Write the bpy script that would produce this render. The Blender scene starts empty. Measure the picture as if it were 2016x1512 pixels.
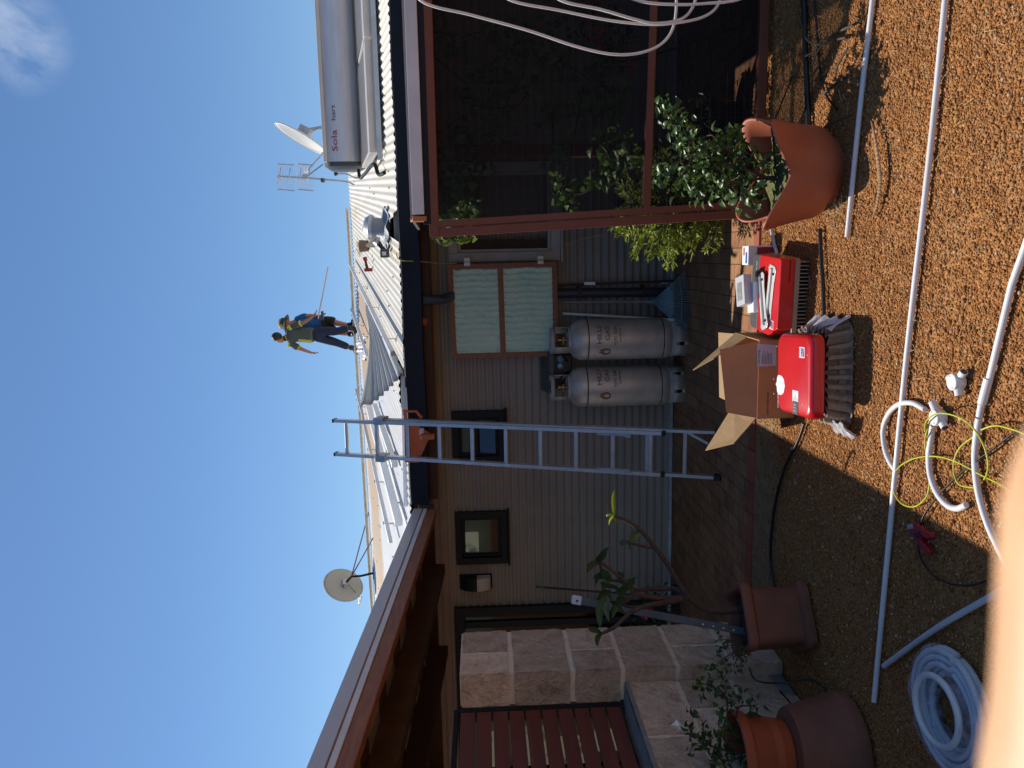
import bpy, bmesh, math, random
import numpy as np
from mathutils import Vector, Matrix
random.seed(7); rng = np.random.default_rng(7)
S = bpy.context.scene
COL = S.collection
# ------------------------------------------------------------------ camera
FPX, EYE = 1560.0, 1.85
YAW, PIT, ROLL = math.radians(9.2), math.radians(-1.95), 0.027
FW = Vector((-math.sin(YAW)*math.cos(PIT), math.cos(YAW)*math.cos(PIT), math.sin(PIT)))
R0 = Vector((math.cos(YAW), math.sin(YAW), 0)); U0 = R0.cross(FW)
RT = R0*math.cos(ROLL) - U0*math.sin(ROLL); UP = U0*math.cos(ROLL) + R0*math.sin(ROLL)
CAM = Vector((0, 0, EYE))
cam = bpy.data.cameras.new('camera'); cam_o = bpy.data.objects.new('camera', cam); COL.objects.link(cam_o)
m3 = Matrix((-UP, RT, -FW)).transposed()          # the phone was held on its side: picture right = world down
cam_o.matrix_world = Matrix.Translation(CAM) @ m3.to_4x4()
cam.sensor_width = 36; cam.lens = FPX/2016*36; cam.clip_start = .005; cam.clip_end = 3000
cam.dof.use_dof = True; cam.dof.focus_distance = 6.5; cam.dof.aperture_fstop = cam.lens/1.4
S.camera = cam_o
# ------------------------------------------------------------------ light
TO_SUN = Vector((-.438, .486, 1)).normalized()
EL = math.asin(TO_SUN.z); AZ = math.atan2(TO_SUN.x, TO_SUN.y)
sun = bpy.data.lights.new('sun', 'SUN'); sun.energy = 5.0; sun.angle = math.radians(.5); sun.color = (1, .93, .82)
sun_o = bpy.data.objects.new('sun', sun); COL.objects.link(sun_o); sun_o.location = TO_SUN*30
sun_o.rotation_euler = TO_SUN.to_track_quat('Z', 'Y').to_euler()
W = bpy.data.worlds.new('World'); S.world = W; W.use_nodes = True
wn, wl = W.node_tree.nodes, W.node_tree.links
bg = wn['Background']; bg.inputs['Strength'].default_value = .112
sky = wn.new('ShaderNodeTexSky'); sky.sky_type = 'NISHITA'; sky.sun_disc = False
sky.sun_elevation = EL; sky.sun_rotation = AZ; sky.altitude = 0; sky.air_density = 1.0; sky.dust_density = .12; sky.ozone_density = 5.0
tc = wn.new('ShaderNodeTexCoord')
def cloud_dir(x, y): return (FW + RT*((756-y)/FPX) - UP*((x-1008)/FPX)).normalized()
def wmath(op, a, b=None, c=None):
    n = wn.new('ShaderNodeMath'); n.operation = op
    for i, v in enumerate((a, b, c)):
        if v is None: continue
        if isinstance(v, (int, float)): n.inputs[i].default_value = v
        else: wl.new(v, n.inputs[i])
    return n.outputs[0]
def wdot(v):
    n = wn.new('ShaderNodeVectorMath'); n.operation = 'DOT_PRODUCT'; wl.new(tc.outputs['Generated'], n.inputs[0]); n.inputs[1].default_value = v
    return n.outputs['Value']
nz = wn.new('ShaderNodeTexNoise'); nz.inputs['Scale'].default_value = 9; nz.inputs['Detail'].default_value = 7; nz.inputs['Roughness'].default_value = .62; nz.inputs['Distortion'].default_value = .5
wl.new(tc.outputs['Generated'], nz.inputs['Vector'])
cd = cloud_dir(25, 75)
near = wn.new('ShaderNodeMapRange'); near.interpolation_type = 'SMOOTHSTEP'
wl.new(wdot(cd), near.inputs['Value']); near.inputs['From Min'].default_value = .9982; near.inputs['From Max'].default_value = .9999
thr = wn.new('ShaderNodeMapRange'); wl.new(nz.outputs['Fac'], thr.inputs['Value']); thr.inputs['From Min'].default_value = .43; thr.inputs['From Max'].default_value = .68
cl = wmath('MULTIPLY', near.outputs['Result'], thr.outputs['Result'])
mixw = wn.new('ShaderNodeMix'); mixw.data_type = 'RGBA'; mixw.blend_type = 'MIX'
wl.new(wmath('MULTIPLY', cl, .32), mixw.inputs['Factor']); wl.new(sky.outputs['Color'], mixw.inputs['A']); mixw.inputs['B'].default_value = (9.5, 10, 10.6, 1)
hs_ = wn.new('ShaderNodeHueSaturation'); hs_.inputs['Saturation'].default_value = 1.08; wl.new(mixw.outputs['Result'], hs_.inputs['Color']); wl.new(hs_.outputs['Color'], bg.inputs['Color'])
S.view_settings.view_transform = 'Standard'; S.view_settings.look = 'None'; S.view_settings.gamma = 1
S.view_settings.exposure = 0.0
S.render.engine = 'CYCLES'
S.cycles.max_bounces = 8; S.cycles.transparent_max_bounces = 12

# ------------------------------------------------------------------ where things stand: sight lines measured in the photo
def ray(x, y): return FW + RT*((756-y)/FPX) - UP*((x-1008)/FPX)
def gz(x, y, z=0.0): d = ray(x, y); return CAM + d*((z-EYE)/d.z)
def gy(x, y, Y): d = ray(x, y); return CAM + d*(Y/d.y)
def gx(x, y, X): d = ray(x, y); return CAM + d*(X/d.x)
TANP = math.tan(math.radians(11.5)); EAVE_Y, EAVE_Z = 7.10, 2.562
def roofz(Y): return EAVE_Z + TANP*(Y-EAVE_Y)
def gr(x, y, off=0.0):
    d = ray(x, y); s = (EAVE_Z + off - TANP*EAVE_Y - EYE)/(d.z - TANP*d.y); return CAM + d*s

# ------------------------------------------------------------------ materials
MATS = {}
def M(name, col, rough=.6, metal=0., var=.15, vs=6., bump=0., bs=60., tint=0., spec=.5, coat=0., detail=4, dirt=None, dirt_amt=0., stretch=None, sss=0., trans=0., col2=None):
    m = bpy.data.materials.new(name); m.use_nodes = True; MATS[name] = m
    n, l = m.node_tree.nodes, m.node_tree.links; b = n['Principled BSDF']
    b.inputs['Roughness'].default_value = rough; b.inputs['Metallic'].default_value = metal
    b.inputs['Specular IOR Level'].default_value = spec; b.inputs['Coat Weight'].default_value = coat
    t = n.new('ShaderNodeTexCoord'); vec = t.outputs['Object']
    if stretch:
        mp = n.new('ShaderNodeMapping'); mp.inputs['Scale'].default_value = stretch; l.new(vec, mp.inputs['Vector']); vec = mp.outputs['Vector']
    nz = n.new('ShaderNodeTexNoise'); nz.inputs['Scale'].default_value = vs; nz.inputs['Detail'].default_value = detail; l.new(vec, nz.inputs['Vector'])
    cr = n.new('ShaderNodeMapRange'); cr.inputs['From Min'].default_value = .3; cr.inputs['From Max'].default_value = .7; l.new(nz.outputs['Fac'], cr.inputs['Value'])
    mx = n.new('ShaderNodeMix'); mx.data_type = 'RGBA'; l.new(cr.outputs['Result'], mx.inputs['Factor'])
    c = col
    mx.inputs['A'].default_value = (c[0]*(1-var), c[1]*(1-var), c[2]*(1-var), 1)
    c = col2 or col
    mx.inputs['B'].default_value = (min(1, c[0]*(1+var)), min(1, c[1]*(1+var)), min(1, c[2]*(1+var)), 1)
    out = mx.outputs['Result']
    if dirt:
        n2 = n.new('ShaderNodeTexNoise'); n2.inputs['Scale'].default_value = vs*.37; n2.inputs['Detail'].default_value = 6; n2.inputs['Roughness'].default_value = .65; l.new(vec, n2.inputs['Vector'])
        c2 = n.new('ShaderNodeMapRange'); c2.inputs['From Min'].default_value = .5; c2.inputs['From Max'].default_value = .72; c2.inputs['To Max'].default_value = dirt_amt; l.new(n2.outputs['Fac'], c2.inputs['Value'])
        m2 = n.new('ShaderNodeMix'); m2.data_type = 'RGBA'; l.new(c2.outputs['Result'], m2.inputs['Factor']); l.new(out, m2.inputs['A']); m2.inputs['B'].default_value = (*dirt, 1); out = m2.outputs['Result']
    if tint:
        at = n.new('ShaderNodeAttribute'); at.attribute_name = 'tint'
        mr = n.new('ShaderNodeMapRange'); mr.inputs['To Min'].default_value = 1-tint; mr.inputs['To Max'].default_value = 1+tint; l.new(at.outputs['Fac'], mr.inputs['Value'])
        m3_ = n.new('ShaderNodeMix'); m3_.data_type = 'RGBA'; m3_.blend_type = 'MULTIPLY'; m3_.inputs['Factor'].default_value = 1
        l.new(out, m3_.inputs['A']); cb = n.new('ShaderNodeCombineColor')
        for i in range(3): l.new(mr.outputs['Result'], cb.inputs[i])
        l.new(cb.outputs['Color'], m3_.inputs['B']); out = m3_.outputs['Result']
    l.new(out, b.inputs['Base Color'])
    rr = n.new('ShaderNodeMapRange'); rr.inputs['To Min'].default_value = max(0, rough*.85); rr.inputs['To Max'].default_value = min(1, rough*1.15); l.new(nz.outputs['Fac'], rr.inputs['Value']); l.new(rr.outputs['Result'], b.inputs['Roughness'])
    if bump:
        nb = n.new('ShaderNodeTexNoise'); nb.inputs['Scale'].default_value = bs; nb.inputs['Detail'].default_value = 5; l.new(vec, nb.inputs['Vector'])
        bp = n.new('ShaderNodeBump'); bp.inputs['Strength'].default_value = bump; bp.inputs['Distance'].default_value = .01; l.new(nb.outputs['Fac'], bp.inputs['Height']); l.new(bp.outputs['Normal'], b.inputs['Normal'])
    if sss: b.inputs['Subsurface Weight'].default_value = sss; b.inputs['Subsurface Radius'].default_value = (.012, .005, .003)
    if trans:                                     # thin leaves let light through
        td = n.new('ShaderNodeBsdfTranslucent'); l.new(out, td.inputs['Color']); ms = n.new('ShaderNodeMixShader'); ms.inputs[0].default_value = trans
        l.new(b.outputs[0], ms.inputs[1]); l.new(td.outputs[0], ms.inputs[2]); l.new(ms.outputs[0], n['Material Output'].inputs[0])
    return m
wall_m = M('corrugated_wall_paint', (.265, .23, .20), .45, .0, .08, 2.5, dirt=(.15, .125, .10), dirt_amt=.35)
roof_m = M('cream_roof_paint', (.74, .70, .60), .5, 0, .06, 1.2, dirt=(.5, .36, .2), dirt_amt=.4, stretch=(3, .5, 1))
tan_m = M('rusty_dirt_on_roof', (.60, .42, .24), .8, 0, .2, 2.0, dirt=(.35, .17, .07), dirt_amt=.7)
white_roof_m = M('white_roof_paint', (.80, .80, .80), .45, 0, .04, 2)
gutter_m = M('dark_navy_gutter', (.011, .017, .032), .6, 0, .15, 4, bump=.05, bs=12, spec=.2)
alu_m = M('aluminium', (.62, .62, .62), .38, .7, .08, 12)
rail_m = M('dull_aluminium', (.50, .52, .55), .45, .75, .1, 9)
steel_m = M('galvanised_steel', (.42, .44, .47), .45, .75, .15, 14)
dark_m = M('dark_frame_paint', (.012, .014, .019), .5, 0, .15, 5, spec=.2)
black_m = M('black_plastic', (.012, .012, .014), .45, 0, .2, 20)
timber_m = M('red_brown_timber', (.26, .10, .05), .6, 0, .25, 9, bump=.25, bs=30, stretch=(5, .6, 5))
darktimber_m = M('old_dark_timber', (.055, .028, .018), .75, 0, .3, 7, bump=.25, bs=25)
redpaint_m = M('red_brown_painted_timber', (.155, .042, .026), .5, 0, .12, 6, bump=.06, bs=40)
rawtimber_m = M('pale_pine', (.55, .34, .17), .7, 0, .18, 9)
fascia_m = M('grey_blue_fascia_paint', (.46, .48, .53), .4, 0, .05, 3)
palefascia_m = M('pale_grey_fascia', (.60, .62, .66), .5, 0, .08, 6)
whitepvc_m = M('white_pvc', (.80, .78, .78), .38, 0, .04, 5, dirt=(.6, .5, .4), dirt_amt=.15)
greypvc_m = M('pale_grey_pvc', (.62, .63, .66), .4, 0, .05, 6)
wrap_m = M('clear_film_over_conduit', (.50, .52, .60), .22, 0, .25, 16, bump=.5, bs=22, coat=.4)
terra_m = M('terracotta_plastic', (.36, .098, .048), .5, 0, .08, 7, dirt=(.42, .2, .13), dirt_amt=.35, bump=.03, bs=60)
terra2_m = M('weathered_terracotta', (.20, .072, .042), .75, 0, .22, 6, dirt=(.08, .042, .032), dirt_amt=.6, bump=.12, bs=40)
terra3_m = M('orange_terracotta', (.36, .085, .035), .6, 0, .1, 6, bump=.05)
soil_m = M('dark_soil', (.035, .024, .017), .95, 0, .4, 30, bump=.8, bs=50)
moss_m = M('moss', (.13, .14, .045), .95, 0, .4, 60, bump=1., bs=140)
bark_m = M('brown_bark', (.07, .046, .034), .8, 0, .3, 30, bump=.4, bs=60)
leaf_m = M('dark_green_leaf', (.065, .12, .03), .36, 0, .2, 30, tint=.55, spec=.5, trans=.25)
vineleaf_m = M('mid_green_vine_leaf', (.20, .34, .09), .45, 0, .2, 30, tint=.5, trans=.4)
youngleaf_m = M('young_leaf', (.17, .24, .03), .4, 0, .2, 30, tint=.3, trans=.4)
frangi_m = M('long_green_leaf', (.05, .09, .025), .4, 0, .15, 20, tint=.45, trans=.35)
conifer_m = M('bright_conifer_foliage', (.24, .31, .035), .6, 0, .25, 30, tint=.45, trans=.3)
pink_m = M('pink_flower', (.85, .06, .24), .6, 0, .2, 30, tint=.2, trans=.3)
gas_m = M('gas_cylinder_silver_paint', (.56, .49, .44), .42, .4, .16, 6, dirt=(.22, .17, .14), dirt_amt=.6, bump=.06, bs=30)
logo_m = M('faded_orange_print', (.26, .12, .075), .7, 0, .3, 60)
red_m = M('red_inverter_paint', (.62, .012, .018), .32, 0, .04, 5, bump=.02, bs=300, coat=.2)
darkgrey_m = M('dark_grey_plastic', (.065, .07, .075), .5, 0, .08, 10)
beige_m = M('warm_grey_cast_aluminium', (.36, .31, .25), .55, .2, .08, 10)
white_m = M('white_print', (.82, .82, .84), .5, 0, .03, 20)
blue_m = M('blue_print', (.03, .10, .36), .5, 0, .05, 20)
ink_m = M('dark_ink', (.04, .035, .035), .7, 0, .1, 20)
redink_m = M('red_ink', (.45, .03, .05), .7, 0, .15, 40)
card_m = M('cardboard', (.40, .255, .13), .85, 0, .07, 10, stretch=(1, 1, 6))
cardin_m = M('brown_cardboard_face', (.62, .27, .12), .85, 0, .06, 8)
label_m = M('paper_label', (.66, .60, .68), .7, 0, .04, 10)
pulp_m = M('moulded_pulp', (.34, .25, .175), .95, 0, .2, 30, bump=.7, bs=120)
film_m = M('crumpled_white_film', (.62, .60, .62), .3, 0, .1, 20, bump=.7, bs=30)
cable_m = M('black_cable', (.012, .012, .013), .4, 0, .1, 10)
earth_m = M('green_yellow_wire', (.50, .55, .03), .4, 0, .05, 10)
whitecable_m = M('white_cable', (.72, .69, .66), .45, 0, .05, 8)
orange_m = M('orange_powder_coat', (.50, .115, .035), .45, 0, .1, 8, bump=.05)
rake_m = M('teal_grey_plastic', (.18, .29, .32), .5, 0, .1, 10)
redtool_m = M('red_tool_plastic', (.35, .012, .02), .4, 0, .1, 10)
concrete_m = M('grey_concrete', (.24, .235, .225), .9, 0, .15, 12, bump=.4, bs=60)
straw_m = M('dry_straw', (.50, .38, .18), .8, 0, .2, 20, tint=.3)
palm_m = M('dried_palm_blade', (.36, .20, .10), .75, 0, .25, 20, bump=.3, bs=50)
lead_m = M('grey_lead_flashing', (.30, .32, .35), .55, .3, .15, 9, bump=.1, bs=20)
dish_m = M('pale_grey_dish_paint', (.55, .55, .52), .5, .1, .05, 5)
tank_m = M('silver_tank_sheet', (.70, .70, .71), .36, .3, .1, 3, stretch=(.6, 4, 4), dirt=(.45, .42, .36), dirt_amt=.25)
sunlittop_m = M('cream_sunlit_tank_top', (.70, .64, .58), .5, 0, .05, 5)  # sunlight along the tank top, put into the colour
collector_m = M('collector_frame', (.60, .57, .53), .4, .4, .08, 4)
curtain_m = M('pale_curtain', (.5, .48, .44), .8, 0, .1, 8, stretch=(12, 12, .5))
skin_m = M('skin', (.42, .20, .12), .5, 0, .08, 20, sss=.1)
fingerskin_m = M('fingertip_skin', (.80, .45, .23), .5, 0, .03, 90, sss=.85)
nail_m = M('fingernail', (.85, .62, .5), .3, 0, .03, 60)
hair_m = M('dark_hair', (.02, .014, .011), .6, 0, .3, 60)
greyshirt_m = M('grey_green_work_shirt', (.085, .10, .085), .85, 0, .12, 20)
hivis_m = M('yellow_hi_vis_cloth', (.50, .60, .05), .8, 0, .1, 20)
navy_m = M('navy_denim', (.018, .026, .055), .85, 0, .25, 12)
blueshirt_m = M('blue_work_shirt', (.015, .11, .30), .85, 0, .12, 20)
blackcloth_m = M('black_cloth', (.012, .012, .013), .9, 0, .2, 20)
hat_m = M('dark_green_hat_felt', (.05, .075, .05), .85, 0, .15, 20)
pole_m = M('pale_pink_pole', (.62, .5, .48), .4, .2, .05, 10)
blueplastic_m = M('dark_blue_plastic', (.012, .022, .09), .4, 0, .1, 10)

def custom_mat(name):
    m = bpy.data.materials.new(name); m.use_nodes = True; MATS[name] = m
    return m, m.node_tree.nodes, m.node_tree.links, m.node_tree.nodes['Principled BSDF']
def ramp(n, stops):
    r = n.new('ShaderNodeValToRGB'); e = r.color_ramp.elements
    while len(e) < len(stops): e.new(.5)
    for k, (p, c) in enumerate(stops): e[k].position = p; e[k].color = (*c, 1)
    return r
# gravel pebbles: colour runs from dark rust to pale ochre, one tint per stone
gravel_m, n, l, b = custom_mat('orange_gravel_stone')
at = n.new('ShaderNodeAttribute'); at.attribute_name = 'tint'
r = ramp(n, [(0, (.17, .062, .02)), (.35, (.38, .155, .047)), (.7, (.51, .235, .075)), (.96, (.58, .33, .14)), (1, (.62, .46, .30))]); l.new(at.outputs['Fac'], r.inputs[0])
t = n.new('ShaderNodeTexCoord'); q = n.new('ShaderNodeTexNoise'); q.inputs['Scale'].default_value = 260; l.new(t.outputs['Object'], q.inputs['Vector'])
mx = n.new('ShaderNodeMix'); mx.data_type = 'RGBA'; mx.blend_type = 'MULTIPLY'; mx.inputs['Factor'].default_value = .6; l.new(r.outputs[0], mx.inputs['A']); l.new(q.outputs['Color'], mx.inputs['B'])
g = n.new('ShaderNodeMix'); g.data_type = 'RGBA'; g.inputs['Factor'].default_value = .35; l.new(r.outputs[0], g.inputs['B']); l.new(mx.outputs['Result'], g.inputs['A'])
l.new(g.outputs['Result'], b.inputs['Base Color']); b.inputs['Roughness'].default_value = .85; b.inputs['Specular IOR Level'].default_value = .25
# gravel bed between and beyond the loose stones
ground_m, n, l, b = custom_mat('orange_gravel_bed')
t = n.new('ShaderNodeTexCoord'); vo = n.new('ShaderNodeTexVoronoi'); vo.inputs['Scale'].default_value = 95; l.new(t.outputs['Object'], vo.inputs['Vector'])
r = ramp(n, [(0, (.20, .075, .024)), (.5, (.42, .175, .055)), (1, (.53, .27, .10))]); sp = n.new('ShaderNodeSeparateColor'); l.new(vo.outputs['Color'], sp.inputs[0]); l.new(sp.outputs[0], r.inputs[0])
q = n.new('ShaderNodeTexNoise'); q.inputs['Scale'].default_value = 3; q.inputs['Detail'].default_value = 6; l.new(t.outputs['Object'], q.inputs['Vector'])
mr = n.new('ShaderNodeMapRange'); mr.inputs['From Min'].default_value = .45; mr.inputs['From Max'].default_value = .7; l.new(q.outputs['Fac'], mr.inputs['Value'])
mx = n.new('ShaderNodeMix'); mx.data_type = 'RGBA'; l.new(mr.outputs['Result'], mx.inputs['Factor']); l.new(r.outputs[0], mx.inputs['A']); mx.inputs['B'].default_value = (.46, .225, .09, 1)
l.new(mx.outputs['Result'], b.inputs['Base Color']); b.inputs['Roughness'].default_value = .95; b.inputs['Specular IOR Level'].default_value = .2
bp = n.new('ShaderNodeBump'); bp.invert = True; bp.inputs['Strength'].default_value = .9; bp.inputs['Distance'].default_value = .01; l.new(vo.outputs['Distance'], bp.inputs['Height']); l.new(bp.outputs['Normal'], b.inputs['Normal'])
# brick pavers
paver_m, n, l, b = custom_mat('clay_brick_paver')
t = n.new('ShaderNodeTexCoord'); mp = n.new('ShaderNodeMapping'); mp.inputs['Rotation'].default_value = (0, 0, math.pi/2); l.new(t.outputs['Object'], mp.inputs['Vector'])
br = n.new('ShaderNodeTexBrick'); br.inputs['Scale'].default_value = 1; br.inputs['Brick Width'].default_value = .232; br.inputs['Row Height'].default_value = .117; br.inputs['Mortar Size'].default_value = .004; br.inputs['Mortar Smooth'].default_value = .4
br.inputs['Color1'].default_value = (.30, .13, .055, 1); br.inputs['Color2'].default_value = (.40, .20, .085, 1); br.inputs['Mortar'].default_value = (.10, .06, .035, 1); l.new(mp.outputs['Vector'], br.inputs['Vector'])
q = n.new('ShaderNodeTexNoise'); q.inputs['Scale'].default_value = 7; q.inputs['Detail'].default_value = 7; q.inputs['Roughness'].default_value = .7; l.new(t.outputs['Object'], q.inputs['Vector'])
r = ramp(n, [(.3, (.45, .42, .4)), (.55, (1, 1, 1)), (.75, (1.0, .85, .7))]); l.new(q.outputs['Fac'], r.inputs[0])
mx = n.new('ShaderNodeMix'); mx.data_type = 'RGBA'; mx.blend_type = 'MULTIPLY'; mx.inputs['Factor'].default_value = .8; l.new(br.outputs['Color'], mx.inputs['A']); l.new(r.outputs[0], mx.inputs['B'])
l.new(mx.outputs['Result'], b.inputs['Base Color']); b.inputs['Roughness'].default_value = .8
ad = n.new('ShaderNodeMath'); ad.operation = 'MULTIPLY_ADD'; l.new(q.outputs['Fac'], ad.inputs[0]); ad.inputs[1].default_value = .4; iv = n.new('ShaderNodeMath'); iv.operation = 'SUBTRACT'; iv.inputs[0].default_value = 1; l.new(br.outputs['Fac'], iv.inputs[1]); l.new(iv.outputs[0], ad.inputs[2])
bp = n.new('ShaderNodeBump'); bp.inputs['Strength'].default_value = .8; bp.inputs['Distance'].default_value = .006; l.new(ad.outputs[0], bp.inputs['Height']); l.new(bp.outputs['Normal'], b.inputs['Normal'])
edge_m = M('red_clay_edge_paver', (.30, .085, .045), .8, 0, .2, 9, bump=.4, bs=50, tint=.25)
# limestone block with lime wash and pitted areas
lime_m, n, l, b = custom_mat('rough_limestone')
t = n.new('ShaderNodeTexCoord'); q = n.new('ShaderNodeTexNoise'); q.inputs['Scale'].default_value = 9; q.inputs['Detail'].default_value = 9; q.inputs['Roughness'].default_value = .72; l.new(t.outputs['Object'], q.inputs['Vector'])
r = ramp(n, [(.33, (.40, .28, .19)), (.41, (.62, .45, .32)), (.55, (.76, .58, .43)), (.70, (.82, .67, .53))]); l.new(q.outputs['Fac'], r.inputs[0])
at = n.new('ShaderNodeAttribute'); at.attribute_name = 'tint'; mr = n.new('ShaderNodeMapRange'); mr.inputs['To Min'].default_value = .72; mr.inputs['To Max'].default_value = 1.18; l.new(at.outputs['Fac'], mr.inputs['Value'])
mx = n.new('ShaderNodeMix'); mx.data_type = 'RGBA'; mx.blend_type = 'MULTIPLY'; mx.inputs['Factor'].default_value = 1; l.new(r.outputs[0], mx.inputs['A']); cb = n.new('ShaderNodeCombineColor'); [l.new(mr.outputs['Result'], cb.inputs[i]) for i in range(3)]; l.new(cb.outputs[0], mx.inputs['B'])
l.new(mx.outputs['Result'], b.inputs['Base Color']); b.inputs['Roughness'].default_value = .95; b.inputs['Specular IOR Level'].default_value = .2
q2 = n.new('ShaderNodeTexNoise'); q2.inputs['Scale'].default_value = 45; q2.inputs['Detail'].default_value = 8; l.new(t.outputs['Object'], q2.inputs['Vector'])
ad = n.new('ShaderNodeMath'); ad.operation = 'MULTIPLY_ADD'; l.new(q2.outputs['Fac'], ad.inputs[0]); ad.inputs[1].default_value = .5; l.new(q.outputs['Fac'], ad.inputs[2])
bp = n.new('ShaderNodeBump'); bp.inputs['Strength'].default_value = 1.0; bp.inputs['Distance'].default_value = .035; l.new(ad.outputs[0], bp.inputs['Height']); l.new(bp.outputs['Normal'], b.inputs['Normal'])
mortar_m = M('pale_lime_mortar', (.76, .62, .47), .95, 0, .1, 20, bump=.5, bs=70)
# dark glass, see-through sheeting, shade cloth
glass_m, n, l, b = custom_mat('dark_window_glass')
b.inputs['Base Color'].default_value = (.01, .012, .015, 1); b.inputs['Roughness'].default_value = .03
trn = n.new('ShaderNodeBsdfTransparent'); trn.inputs[0].default_value = (.5, .52, .52, 1); ms = n.new('ShaderNodeMixShader'); ms.inputs[0].default_value = .55; l.new(b.outputs[0], ms.inputs[1]); l.new(trn.outputs[0], ms.inputs[2]); l.new(ms.outputs[0], n['Material Output'].inputs[0])
shade_m, n, l, b = custom_mat('black_shade_cloth')
b.inputs['Base Color'].default_value = (.012, .012, .014, 1); b.inputs['Roughness'].default_value = .9; b.inputs['Specular IOR Level'].default_value = .1
trn = n.new('ShaderNodeBsdfTransparent'); ms = n.new('ShaderNodeMixShader')
t = n.new('ShaderNodeTexCoord'); wv = n.new('ShaderNodeTexWave'); wv.inputs['Scale'].default_value = 90; wv.bands_direction = 'Z'; l.new(t.outputs['Object'], wv.inputs['Vector'])
mr = n.new('ShaderNodeMapRange'); mr.inputs['To Min'].default_value = .15; mr.inputs['To Max'].default_value = .32; l.new(wv.outputs['Fac'], mr.inputs['Value']); l.new(mr.outputs['Result'], ms.inputs[0])
l.new(b.outputs[0], ms.inputs[1]); l.new(trn.outputs[0], ms.inputs[2]); l.new(ms.outputs[0], n['Material Output'].inputs[0])
green_m, n, l, b = custom_mat('pale_green_bubble_sheeting')
b.inputs['Base Color'].default_value = (.46, .62, .50, 1); b.inputs['Roughness'].default_value = .3
t = n.new('ShaderNodeTexCoord'); vo = n.new('ShaderNodeTexVoronoi'); vo.inputs['Scale'].default_value = 55; l.new(t.outputs['Object'], vo.inputs['Vector'])
q = n.new('ShaderNodeTexNoise'); q.inputs['Scale'].default_value = 6; q.inputs['Detail'].default_value = 5; l.new(t.outputs['Object'], q.inputs['Vector'])
r = ramp(n, [(.3, (.55, .78, .66)), (.6, (.68, .84, .68)), (.75, (.80, .82, .58))]); l.new(q.outputs['Fac'], r.inputs[0]); l.new(r.outputs[0], b.inputs['Base Color'])
bp = n.new('ShaderNodeBump'); bp.inputs['Strength'].default_value = .8; bp.inputs['Distance'].default_value = .012; l.new(vo.outputs['Distance'], bp.inputs['Height']); l.new(bp.outputs['Normal'], b.inputs['Normal'])
lit_m, n, l, b = custom_mat('added_panel_glow')
b.inputs['Base Color'].default_value = (.3, .28, .22, 1); b.inputs['Emission Strength'].default_value = 1.0  # emission for the panels added behind the glass
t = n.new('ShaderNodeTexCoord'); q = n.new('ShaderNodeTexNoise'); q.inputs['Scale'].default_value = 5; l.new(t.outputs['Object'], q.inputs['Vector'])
r = ramp(n, [(.38, (.30, .28, .20)), (.52, (1.1, 1.0, .72))]); l.new(q.outputs['Fac'], r.inputs[0]); l.new(r.outputs[0], b.inputs['Emission Color'])

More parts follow.
